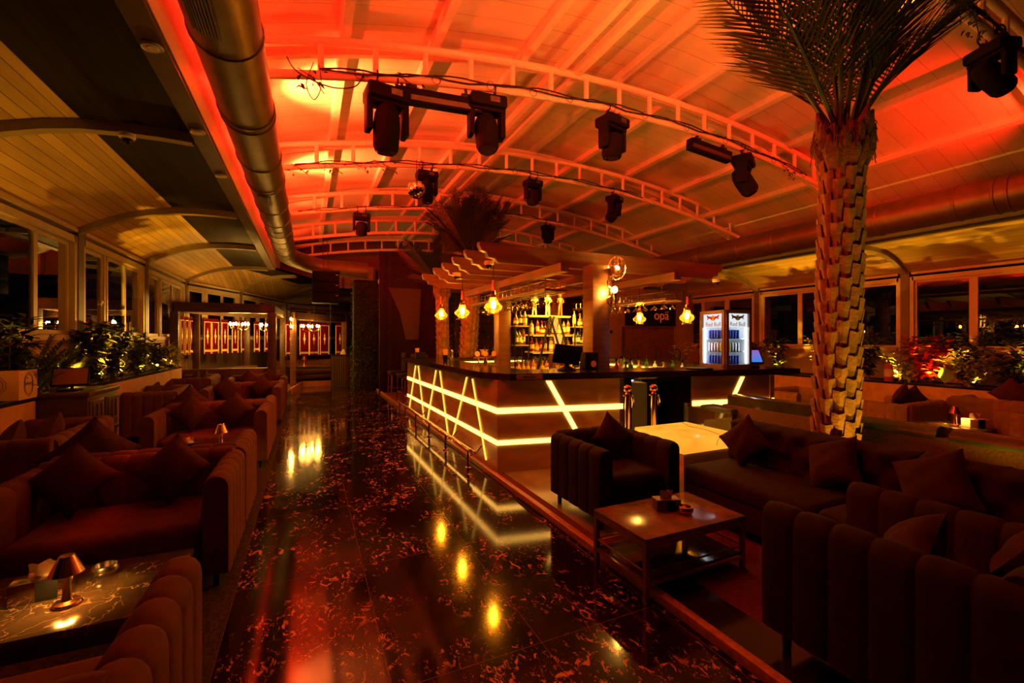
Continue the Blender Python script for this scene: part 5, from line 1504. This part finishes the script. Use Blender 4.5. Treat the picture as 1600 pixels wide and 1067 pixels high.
for side, mm in (('a', 'fridge_brown'), ('b', 'fridge_grey')):
    Q = Matrix.Identity(4) if side == 'a' else Matrix.Rotation(PI / 2, 4, 'Z')      # a faces -Y, b faces +X
    def put(mb_, name, m_, par, sm=40):
        for v in mb_.bm.verts: v.co = Q @ v.co
        return mb_.build(name, m_, par, sm)
    mb = MB(); y = -hF - .008; w2 = 2 * hF
    for sx in (-1, 1): mb.box((sx * (hF - .022), y, H_ / 2), (.044, .02, H_))
    mb.box((0, y, H_ - .022), (w2, .02, .044)); mb.box((0, y, .03), (w2, .02, .06))
    door = put(mb, 'door', M[mm], t)
    put(MB().face([(-hF + .04, y, .06), (hF - .04, y, .06), (hF - .04, y, H_ - .04), (-hF + .04, y, H_ - .04)]), 'pane', M['clear'], door)
    put(MB().box((0, y + .02, H_ - .135), (w2 - .09, .006, .18)), 'header_panel', M['header'], t)
    out = -1 if side == 'a' else 1
    put(MB().box((out * (hF - .055), y + .03, .32), (.018, .012, .5)), 'light_tube', M['tube_white'], t)
    Ml = Q @ Matrix.Translation((0, y + .0155, H_ - .185)) @ Euler((PI / 2, 0, 0)).to_matrix().to_4x4()
    lettering('Red Bull', .078, Ml, M['ext_red'], t, 'lettering', .0008)
    mb = MB(); mb.lathe([(0, 0), (.036, 0), (.036, .002), (0, .002)], (0, 0, 0), 18, Matrix.Translation((0, y + .016, H_ - .1)) @ Euler((PI / 2, 0, 0)).to_matrix().to_4x4())
    put(mb, 'emblem_disc', M['lemon'], t)
    for sx in (-1, 1):
        pr = [(.008, .0), (.03, .018), (.055, .02), (.075, .034), (.085, .022), (.072, .008), (.078, -.014), (.066, -.012), (.06, -.002), (.035, -.006), (.024, -.02), (.016, -.018)]
        put(MB().slab([(sx * a * 1.3, y + .0135, H_ - .1 + b * 1.3) for a, b in pr], (0, -1, 0), .001), 'emblem_bull', M['ext_red'], t)
for z in (.055, .225, .395):
    MB().box((.015, -.015, z), (2 * hF - .07, 2 * hF - .07, .006)).build('shelf', M['clear'] if z > .1 else M['fridge_white'], t)
lamp('fridge_tube_glow', 'POINT', (.02, -.02, H_ - .25), 1.3, (.8, .93, 1.0), .02, parent=t)
can_m = {'blue': mat('blue_silver_can', (.03, .06, .4), .25, .5), 'silver': mat('silver_can', (.6, .62, .65), .25, .8), 'yellow': mat('yellow_can', (.75, .6, .03), .3, .3)}
can0 = {}
Mfr = Matrix.Translation((*FR, TZ)) @ Euler((0, 0, FA)).to_matrix().to_4x4()
for side, sn in (('a', 'left'), ('b', 'right')):
    for zi, z in enumerate((.0585, .2285, .3985)):
        for k in range(5):
            c = ('blue' if zi != 1 else ('yellow' if k < 2 and sn == 'right' or k == 4 and sn == 'left' else 'silver'))
            o_ = -.125 + .05 * k
            if side == 'b' and k == 0: continue
            p = Mfr @ (Vector((o_, -.135, z)) if side == 'a' else Vector((.135, o_, z)))
            if c not in can0:
                o = MB().lathe([(0, 0), (.018, 0), (.021, .006), (.021, .105), (.017, .115), (0, .115)], seg=12).build('drink_can', can_m[c]); can0[c] = o; tag(o, '', 'can')
            else: o = dup(can0[c], p)
            o.location = p
            o['label'] = c + ' drink can on the ' + ('bottom', 'middle', 'top')[zi] + ' fridge shelf, ' + sn + ' glass side, ' + ORD[k] + ' from the left'
            o['group'] = 'cans in the lit fridge'
# till with the blue screen
t = thing('tablet_till', 'till with a glowing blue screen on the right end of the bar', 'screen', (5.50, 4.15, TZ), -.45)
MB().box((0, 0, .015), (.2, .18, .03), bevel=.006).build('base', M['black'], t)
MB().box((0, .02, .07), (.06, .05, .1)).build('stem', M['black'], t)
o = MB().box((0, 0, 0), (.32, .03, .22), bevel=.006).build('body', M['black'], t); o.location = (0, -.01, .15); o.rotation_euler = (-.6, 0, 0)
scr = bpy.data.materials.new('blue_screen_image'); scr.use_nodes = True; nt = scr.node_tree; nt.nodes.clear()
tc = nt.nodes.new('ShaderNodeTexCoord'); sp = nt.nodes.new('ShaderNodeSeparateXYZ'); nt.links.new(tc.outputs['Object'], sp.inputs[0])
ad = nt.nodes.new('ShaderNodeMath'); ad.operation = 'MULTIPLY_ADD'; ad.inputs[1].default_value = 4.5; ad.inputs[2].default_value = .5; nt.links.new(sp.outputs[2], ad.inputs[0])
rp = nt.nodes.new('ShaderNodeValToRGB'); rp.color_ramp.elements[0].color = (.0, .25, .9, 1); rp.color_ramp.elements[1].color = (.32, .12, .5, 1); nt.links.new(ad.outputs[0], rp.inputs[0])
em = nt.nodes.new('ShaderNodeEmission'); em.inputs[1].default_value = .9; ou = nt.nodes.new('ShaderNodeOutputMaterial'); nt.links.new(rp.outputs[0], em.inputs[0]); nt.links.new(em.outputs[0], ou.inputs[0])
d_ = MB().box((0, -.0165, 0), (.29, .003, .19)).build('display', scr, o)
mb = MB(); mb.slab([(-.02, -.019, .0), (0, -.019, .028), (.006, -.019, .008), (.026, -.019, -.004), (.006, -.019, -.026), (-.004, -.019, -.006)], (0, -1, 0), .001); mb.build('icon', emis('white_icon', (.9, .95, 1), 1.2), o)
o = MB().lathe([(0, 0), (.16, 0), (.17, .015), (.16, .02), (0, .016)], seg=24).build('serving_tray', M['black']); o.location = (4.62, 4.2, TZ); tag(o, 'round black tray on the worktop left of the fridge', 'tray')

# ------------------------------------------------------------------ bar chairs past the far end of the bar
def high_chair(label, x, y, rz):
    t = thing('bar_chair', label, 'chair', (x, y, .03), rz, 'dark high chairs at the far end of the bar')
    MB().box((0, 0, .62), (.44, .44, .1), bevel=.03).build('seat', M['velvet_shaded'], t)
    MB().box((0, .2, .9), (.44, .07, .52), bevel=.03).build('backrest', M['velvet_shaded'], t)
    for sx in (-1, 1):
        for sy in (-1, 1): MB().tube([(sx * .18, sy * .18, .58), (sx * .2, sy * .2, 0)], .013, 6).build('leg', M['copper'], t)
    mb = MB(); mb.tube([(-.19, -.19, .22), (.19, -.19, .22), (.19, .19, .22), (-.19, .19, .22)], .009, 6, closed=True); mb.build('footrest', M['copper'], t)
for k, (x, y, r) in enumerate(((2.25, 10.2, -1.3), (2.25, 11.2, -1.45), (2.2, 12.3, -1.5))): high_chair(ORD[k] + ' dark high chair from the bar end beside the aisle', x, y, r)
t = thing('high_table', 'dark high table past the far end of the bar', 'table', (2.85, 12.0, .035))
MB().box((0, 0, 1.03), (.7, 1.6, .05), bevel=.006).build('tabletop', M['black'], t)
for sy in (-.6, .6): MB().box((0, sy, .5), (.08, .08, 1.0)).build('leg', M['leg_wood'], t)
# rope posts
for lab, p in (('brass rope post standing left at the bar opening', (3.30, 4.02, .041)), ('brass rope post standing right at the bar opening', (3.62, 3.95, .041))):
    t = thing('rope_post', lab, 'rope post', p, 0, 'brass rope posts at the bar opening')
    MB().lathe([(0, 0), (.15, 0), (.15, .012), (.05, .03), (0, .03)], seg=24).build('base', M['brass'], t)
    MB().tube([(0, 0, .02), (0, 0, .9)], .03, 16).build('post', M['brass'], t)
    MB().lathe([(.03, .87), (.062, .875), (.062, .885), (.03, .89), (.02, .91)], seg=18).build('collar', M['brass'], t)
    MB().ball((0, 0, .955), .047, 18).build('finial', M['copper'], t)
    MB().tube([(.05, -.02, .87), (.065, -.02, .8), (.06, -.02, .74)], .012, 6).build('rope_hook', M['brass'], t)
# ------------------------------------------------------------------ palms
M['trunk'] = mat('date_palm_trunk', (.24, .135, .058), .85, var=.35, scale=11, bump=.4, bump_scale=40)
M['trunk_cut'] = mat('palm_fibre', (.15, .085, .04), .95, var=.4, scale=20, bump=.6, bump_scale=60)
M['frond_shaded'] = mat('shaded_palm_frond', (.008, .0075, .003), .6, var=.3, scale=6)  # frond colour darkened so the far crowns look unlit
M['frond'] = mat('palm_frond_green', (.055, .10, .02), .45, var=.3, scale=6)
def palm_trunk(mb, core, H, r0, r1, lean, rows, per):
    ctr = lambda z: Vector((lean[0] * z / H, lean[1] * z / H, z)); rad = lambda z: r0 + (r1 - r0) * z / H
    core.tube([ctr(H * i / 10) for i in range(11)], [rad(H * i / 10) * .84 for i in range(11)], 18)
    rnd = random.Random(rows)
    for j in range(rows):
        z0 = H * (j - .6) / rows; hh = H / rows * 2.25
        for k in range(per):
            a = 2 * PI * (k + .5 * (j % 2)) / per + rnd.uniform(-.05, .05) + j * .012
            half = PI / per * rnd.uniform(.52, .57); r = rad(max(z0, 0)); jit = rnd.uniform(-.1, .1) * hh
            def P(da, z, ro):
                c = ctr(max(0, min(z, H))); return c + Vector((math.cos(a + da) * ro, math.sin(a + da) * ro, z - c.z))
            b = z0; tp = z0 + hh + jit
            cols = []
            for f, wd, ro in ((0, .80, .93), (.3, .92, 1.03), (.7, .99, 1.12), (1, .94, 1.17)):
                row = []
                for q, bulge, notch in ((-1, -.06, 0), (-.5, .0, -.025), (0, .035, -.07), (.5, .0, -.025), (1, -.06, 0)):
                    row.append(P(half * wd * q, b + (tp - b) * f + (notch * hh if f == 1 else 0), r * (ro + bulge)))
                cols.append(row)
            back = [P(half * wd * q, tp - .10 * hh, r * .84) for q, wd in ((-1, .9), (0, .9), (1, .9))]
            V = [[mb.bm.verts.new(p) for p in row] for row in cols]; B = [mb.bm.verts.new(p) for p in back]
            F = mb.bm.faces.new
            for i in range(3):
                for q in range(4): F((V[i][q], V[i][q + 1], V[i + 1][q + 1], V[i + 1][q]))
            F((V[3][0], V[3][1], V[3][2], B[1], B[0])); F((V[3][2], V[3][3], V[3][4], B[2], B[1]))
            F((V[0][0], V[1][0], V[2][0], V[3][0], B[0])); F((V[0][4], B[2], V[3][4], V[2][4], V[1][4]))
def frond(L, n, droop, lw, seed, width=.40, up=.3):
    rnd = random.Random(seed); mb = MB(); pts = []
    for i in range(15):
        f = i / 14; pts.append(Vector((L * (f * (1 - .12 * droop * f)), 0, -L * droop * .5 * f * f)))
    mb.tube(pts, [.019 * (1 - .85 * i / 14) + .002 for i in range(15)], 6)
    for k in range(n):
        f = .2 + .8 * k / n; i = min(13, int(f * 14)); p = pts[i].lerp(pts[i + 1], f * 14 - i); d = (pts[i + 1] - pts[i]).normalized()
        ll = L * width * (math.sin(PI * min(1, .25 + .78 * f)) ** .7) * rnd.uniform(.85, 1.08)
        for sg in (-1, 1):
            dr = Vector((d.x * .78, sg * .72, d.z * .78 + up * .3 + rnd.uniform(-.06, .06))).normalized()
            s = dr.cross(Vector((0, 0, 1))).normalized() * lw; nrm = s.cross(dr).normalized() * lw * .5
            q1 = p + dr * ll * .45; q2 = p + dr * ll + Vector((0, 0, -.07 * ll))
            v = [mb.bm.verts.new(x) for x in (p - s * .5, p + nrm, p + s * .5, q1 + s, q1 + nrm * 1.4, q1 - s, q2)]
            F = mb.bm.faces.new
            F((v[0], v[1], v[4], v[5])); F((v[1], v[2], v[3], v[4])); F((v[5], v[4], v[6])); F((v[4], v[3], v[6]))
    return mb
def palm(label, loc, H, r0, r1, lean, rows, per, fr, L, lw, seed, cat='palm tree', fm='frond'):
    t = thing('palm_tree', label, cat, loc)
    mb = MB(); core = MB(); palm_trunk(mb, core, H, r0, r1, lean, rows, per)
    mb.build('trunk', M['trunk'], t, 25); core.build('trunk_core', M['trunk_cut'], t)
    cr = MB(); rnd = random.Random(seed)      # fibrous boots at the crown
    for k in range(34):
        a = rnd.uniform(0, 6.28); z = H - rnd.uniform(-.02, .2); c = Vector((lean[0], lean[1], 0))
        p = c + Vector((math.cos(a) * r1 * .85, math.sin(a) * r1 * .85, z - .16)); q = c + Vector((math.cos(a) * r1 * 1.5, math.sin(a) * r1 * 1.5, z + rnd.uniform(.02, .2)))
        cr.tube([p, p.lerp(q, .5) + Vector((0, 0, .03)), q], [r1 * .2, r1 * .42, r1 * .06], 7)
    for k in range(90):
        a = rnd.uniform(0, 6.28); p = Vector((lean[0] + math.cos(a) * r1 * 1.4, lean[1] + math.sin(a) * r1 * 1.4, H + rnd.uniform(-.08, .1)))
        cr.tube([p, p + Vector((math.cos(a) * .03, math.sin(a) * .03, -rnd.uniform(.05, .22)))], .0035, 3)
    cr.build('crown_fibre', M['trunk_cut'], t)
    nl = 29 if fm == 'frond' else 36
    protos = [frond(L, nl, .35, lw, 1).build('frond', M[fm], None, 50).data, frond(L * .85, nl - 4, .6, lw, 2).build('frond', M[fm], None, 50).data, frond(L * 1.05, nl + 2, .2, lw, 3).build('frond', M[fm], None, 50).data]
    for o in [o for o in COL.objects if o.name.startswith('frond') and o.parent is None]: bpy.data.objects.remove(o)
    for az, el, kind, tw in fr:
        o = bpy.data.objects.new('frond', protos[kind]); COL.objects.link(o); o.parent = t
        o.location = (lean[0] + math.cos(R(az)) * r1 * .55, lean[1] + math.sin(R(az)) * r1 * .55, H + .02)
        o.rotation_euler = Euler((R(tw), -R(el), R(az)), 'XYZ')
    return t
rp_ = random.Random(5)
fr = [(az + rp_.uniform(-6, 6), el, k, rp_.uniform(-20, 20)) for az, el, k in
      [(150, 60, 0), (176, 54, 1), (202, 63, 2), (228, 72, 0), (262, 80, 2), (290, 74, 0), (318, 64, 1), (345, 57, 0),
       (12, 62, 2), (45, 68, 1), (80, 66, 0), (115, 70, 2), (190, 78, 0), (330, 79, 2)]]
palm('tall date palm with a scaly lit trunk behind the tufted sofa', (3.93, 2.2, .035), 3.22, .155, .14, (.10, -.02), 36, 6, fr, 1.8, .012, 1)
rp_ = random.Random(9)
fr2 = [(k * 360 / 30 + rp_.uniform(-8, 8), rp_.choice((55, 62, 70, 76, 84)), rp_.randrange(3), rp_.uniform(-25, 25)) for k in range(30)]
palm('palm with the large dark crown above the far end of the bar', (3.39, 9.98, .035), 3.3, .21, .17, (.15, -.1), 44, 6, fr2, 1.7, .009, 2, fm='frond_shaded')
fr3 = [(k * 360 / 16 + rp_.uniform(-8, 8), rp_.choice((25, 38, 50, 62, 75)), rp_.randrange(3), rp_.uniform(-25, 25)) for k in range(16)]
palm('smaller palm to its left beside the tall dark panel', (2.92, 10.2, .035), 2.75, .15, .13, (-.05, 0), 42, 6, fr3, 1.35, .009, 3, fm='frond_shaded')
uplight('amber uplight at the foot of the tall palm behind the tufted sofa', (3.76, 1.76, .035), 85, (3.96, 2.15, 1.7), 52, None)
uplight('added amber uplight behind the tufted sofa, farther from the tall palm', (3.84, .55, .035), 130, (3.99, 2.2, 1.9), 44, None)  # extra lamp added to carry amber light up the trunk
uplight('amber uplight at the foot of the far palms', (2.98, 9.72, .035), 26, (3.0, 10.0, 1.8), 120, None)

# ------------------------------------------------------------------ low wall with green bolsters
M['green'] = mat('dark_green_leather', (.05, .075, .025), .32, var=.5, scale=5, bump=.2, bump_scale=12)
M['plaster'] = mat('tan_textured_plaster', (.12, .08, .028), .85, var=.12, scale=60, bump=.35)
t = thing('partition_wall', 'low tan partition topped with padded green leather, right of the palm', 'partition', (4.28, 0, .035))
MB().box((.03, .85, .40), (.2, 5.3, .80)).build('body', M['plaster'], t)
for y0, y1 in ((-1.8, .42), (.46, 1.6), (1.64, 2.45)):
    mb = MB(); mb.tube([(.03, y0, .80), (.03, y0 + .02, .80), (.03, y1 - .02, .80), (.03, y1, .80)], [.05, .105, .105, .05], 16)
    for v in mb.bm.verts: v.co.z = .80 + (v.co.z - .80) * .68
    mb.build('bolster', M['green'], t)
MB().box((.03, 2.98, .46), (.16, .96, .9), bevel=.01).build('end_panel', mat('dark_green_glossy_panel', (.035, .045, .015), .12, spec=.7, var=.5, scale=4), t)
t = thing('glass_partition', 'dark glossy low panel with a green pad joining the bar and partition', 'partition', (4.12, 3.62, .035))
MB().box((.02, .0, .36), (.04, .62, .72)).build('panel', mat('dark_mirror_panel', (.06, .045, .02), .05, spec=.9), t)
MB().box((.1, -.1, .74), (.22, .42, .06), bevel=.02).build('pad', M['green'], t)
MB().box((.02, .32, .38), (.06, .05, .76)).build('end_post', M['steel'], t)

# ------------------------------------------------------------------ glowing onyx box
def onyx():
    m = bpy.data.materials.new('lit_onyx'); m.use_nodes = True; nt = m.node_tree; nt.nodes.clear(); L = nt.links.new
    tc = nt.nodes.new('ShaderNodeTexCoord'); nz = nt.nodes.new('ShaderNodeTexNoise'); nz.inputs['Scale'].default_value = 2.6; nz.inputs['Detail'].default_value = 5; nz.inputs['Distortion'].default_value = .8
    L(tc.outputs['Object'], nz.inputs['Vector'])
    rp = nt.nodes.new('ShaderNodeValToRGB'); rp.color_ramp.elements[0].position = .3; rp.color_ramp.elements[0].color = (.85, .27, .014, 1); rp.color_ramp.elements[1].position = .7; rp.color_ramp.elements[1].color = (1, .42, .035, 1)
    L(nz.outputs[0], rp.inputs[0])
    em = nt.nodes.new('ShaderNodeEmission'); em.inputs[1].default_value = 1.15; L(rp.outputs[0], em.inputs[0])
    gl = nt.nodes.new('ShaderNodeBsdfGlossy'); gl.inputs['Roughness'].default_value = .15; gl.inputs[0].default_value = (.08, .08, .08, 1)
    ad = nt.nodes.new('ShaderNodeAddShader'); o = nt.nodes.new('ShaderNodeOutputMaterial'); L(em.outputs[0], ad.inputs[0]); L(gl.outputs[0], ad.inputs[1]); L(ad.outputs[0], o.inputs[0])
    return m
t = thing('onyx_light_table', 'square table with a glowing yellow onyx top behind the armchair', 'light table', (3.60, 3.46, .035))
MB().box((0, 0, .215), (.72, .66, .43)).build('base', M['bar_panel'], t)
MB().box((0, 0, .50), (.76, .70, .14), bevel=.014).build('lit_top', onyx(), t)
mb = MB(); mb.tube([(.05, -.352, .48), (.07, -.353, .53), (.12, -.352, .572), (.2, -.1, .573), (.18, .1, .573), (.3, .35, .573)], .0022, 4); mb.tube([(.22, -.352, .5), (.24, -.352, .56)], .0018, 4)
mb.build('crack', M['ink'], t)

# ------------------------------------------------------------------ right foreground seating
loveseat('armchair', 'dark channel-backed armchair beside the bar, facing the low table', 'armchair', .84, .8, (2.46, 3.22, .035), 0, 'channel-backed armchairs by the low table', arm_h=.66, back_h=.68, m='velvet_shaded', z0=.12, th=.14)
loveseat('armchair', 'dark channel-backed armchair at the bottom right, its side to the aisle', 'armchair', .86, .95, (2.47, 1.0, .035), PI, 'channel-backed armchairs by the low table', arm_h=.72, back_h=.76, m='velvet_shaded', z0=.12, th=.15)
CR = 'dark cushions by the low table'
cushion('dark cushion standing on the armchair beside the bar', (2.56, 3.26, .43), .05, .3, .34, group=CR, m='cushion_dark')
cushion('dark cushion in the bottom right armchair, nearer the tufted sofa', (2.62, .80, .43), PI - .2, .35, .36, group=CR, m='cushion_dark')
cushion('dark cushion in the bottom right armchair, nearer the aisle', (2.37, 1.14, .43), PI + .6, .55, .32, group=CR, m='cushion_dark')
# tufted sofa
t = thing('tufted_sofa', 'long dark button-tufted sofa running along the low partition', 'sofa', (3.32, 1.2, .035))
LN = 3.3
MB().box((-.02, 0, .22), (.72, LN, .24), bevel=.03).build('seat_base', M['velvet_shaded'], t)
for k in range(3):
    MB().box((-.1, -LN / 2 + LN * (k + .5) / 3, .37), (.60, LN / 3 - .008, .16), bevel=.05, seg=3).build('seat_cushion', M['velvet_shaded'], t)
def tufted(y0, y1, name='backrest'):
    mb = MB(); ny, nz = int((y1 - y0) / .022), 26; rows = []
    for i in range(ny + 1):
        y = y0 + (y1 - y0) * i / ny; row = []
        for j in range(nz + 1):
            f = j / nz; z = .36 + .46 * f
            u, v = y / .2, (z - .4) / .14
            d = 1.0
            for ou, ov in ((0, 0), (.5, .5)):
                du = (u + ou + .5) % 1 - .5; dv = ((v / 2 + ov + .5) % 1 - .5)
                d = min(d, math.sqrt((du * .2) ** 2 + (dv * .28) ** 2))
            seam = abs(((u + v / 2 + .5) % 1) - .5) , abs(((u - v / 2 + .5) % 1) - .5)
            puff = .055 * min(1, (d / .085)) ** .6 - .012 * (1 - min(1, min(seam) / .12))
            x = .19 + .05 * f - puff
            if f > .86: x += .10 * ((f - .86) / .14) ** 2; z -= .025 * ((f - .86) / .14) ** 2
            if i in (0, ny): x += .03
            row.append((x, y, z))
        row += [(.33, y, .82 - .03), (.35, y, .70), (.35, y, .2), (.2, y, .2)]
        rows.append(row)
    vs = mb.grid(rows)
    mb.bm.faces.new(vs[0][::-1]); mb.bm.faces.new(vs[-1])
    return mb.build(name, M['velvet_shaded'], t, 60)
tufted(-LN / 2, .28); tufted(.29, LN / 2)
for sy in (-1, 1):
    for sx in (-.32, .3): MB().tube([(sx, sy * (LN / 2 - .1), 0), (sx, sy * (LN / 2 - .1), .12)], [.018, .025], 8).build('leg', M['leg_wood'], t)
TG = 'dark cushions along the tufted sofa'
cushion('dark cushion at the far end of the tufted sofa by the glowing table', (3.32, 2.58, .455), -PI / 2 + .15, .25, .34, group=TG, m='cushion_dark')
cushion('dark cushion leaning mid-way along the tufted sofa below the palm trunk', (3.34, 1.95, .455), -PI / 2 - .15, .5, .36, group=TG, m='cushion_dark', roll=.35)
cushion('dark cushion on the tufted sofa at the right, above the near armchair', (3.34, 1.38, .455), -PI / 2 - .1, .5, .38, group=TG, m='cushion_dark', roll=.3)
# low two-tier table
t = thing('low_table', 'brown low table with a railed glass undershelf at the kerb', 'coffee table', (2.22, 2.28, 0))
M['table_metal'] = mat('bronze_table_metal', (.3, .18, .1), .35, .7)
M['smoked'] = mat('smoked_glass_shelf', (.07, .04, .025), .1, spec=.8)
hw, hd, hz = .425, .26, .385
MB().box((0, 0, hz - .012), (2 * hw, 2 * hd, .024), bevel=.003).build('tabletop', M['table_brown'], t)
mb = MB()
for sy in (-1, 1): mb.box((0, sy * (hd - .014), hz - .04), (2 * hw, .028, .034)); mb.box((0, sy * (hd - .014), .115), (2 * hw, .026, .022))
for sx in (-1, 1): mb.box((sx * (hw - .014), 0, hz - .04), (.028, 2 * hd, .034)); mb.box((sx * (hw - .014), 0, .115), (.026, 2 * hd, .022))
mb.build('frame', M['table_metal'], t)
for sx in (-1, 1):
    for sy in (-1, 1):
        zb = 0.0 if sx < 0 else .04
        MB().box((sx * (hw - .014), sy * (hd - .014), (hz - .03 + zb) / 2), (.03, .03, hz - .03 - zb)).build('leg', M['table_metal'], t)
MB().box((0, 0, .13), (2 * hw - .05, 2 * hd - .05, .012)).build('undershelf', M['smoked'], t)
mb = MB()
for sy in (-1, 1):
    mb.tube([(-hw, sy * (hd - .012), .185), (hw, sy * (hd - .012), .185)], .006, 6)
    for x in (-.15, .15): mb.tube([(x, sy * (hd - .012), .12), (x, sy * (hd - .012), .185)], .004, 5)
for sx in (-1, 1):
    mb.tube([(sx * (hw - .012), -hd, .185), (sx * (hw - .012), hd, .185)], .006, 6)
    for y in (-.09, .09): mb.tube([(sx * (hw - .012), y, .12), (sx * (hw - .012), y, .185)], .004, 5)
mb.build('shelf_rail', M['table_metal'], t)
M['box_wood'] = mat('dark_red_box', (.11, .03, .02), .4, var=.2)
t = tissue_box('dark red tissue box on the low two-tier table', (2.25, 2.33, .386), -.35, .85, 'box_wood')
ashtray('ribbed metal ashtray beside the tissue box on the low table', (2.31, 2.22, .386), 'copper')
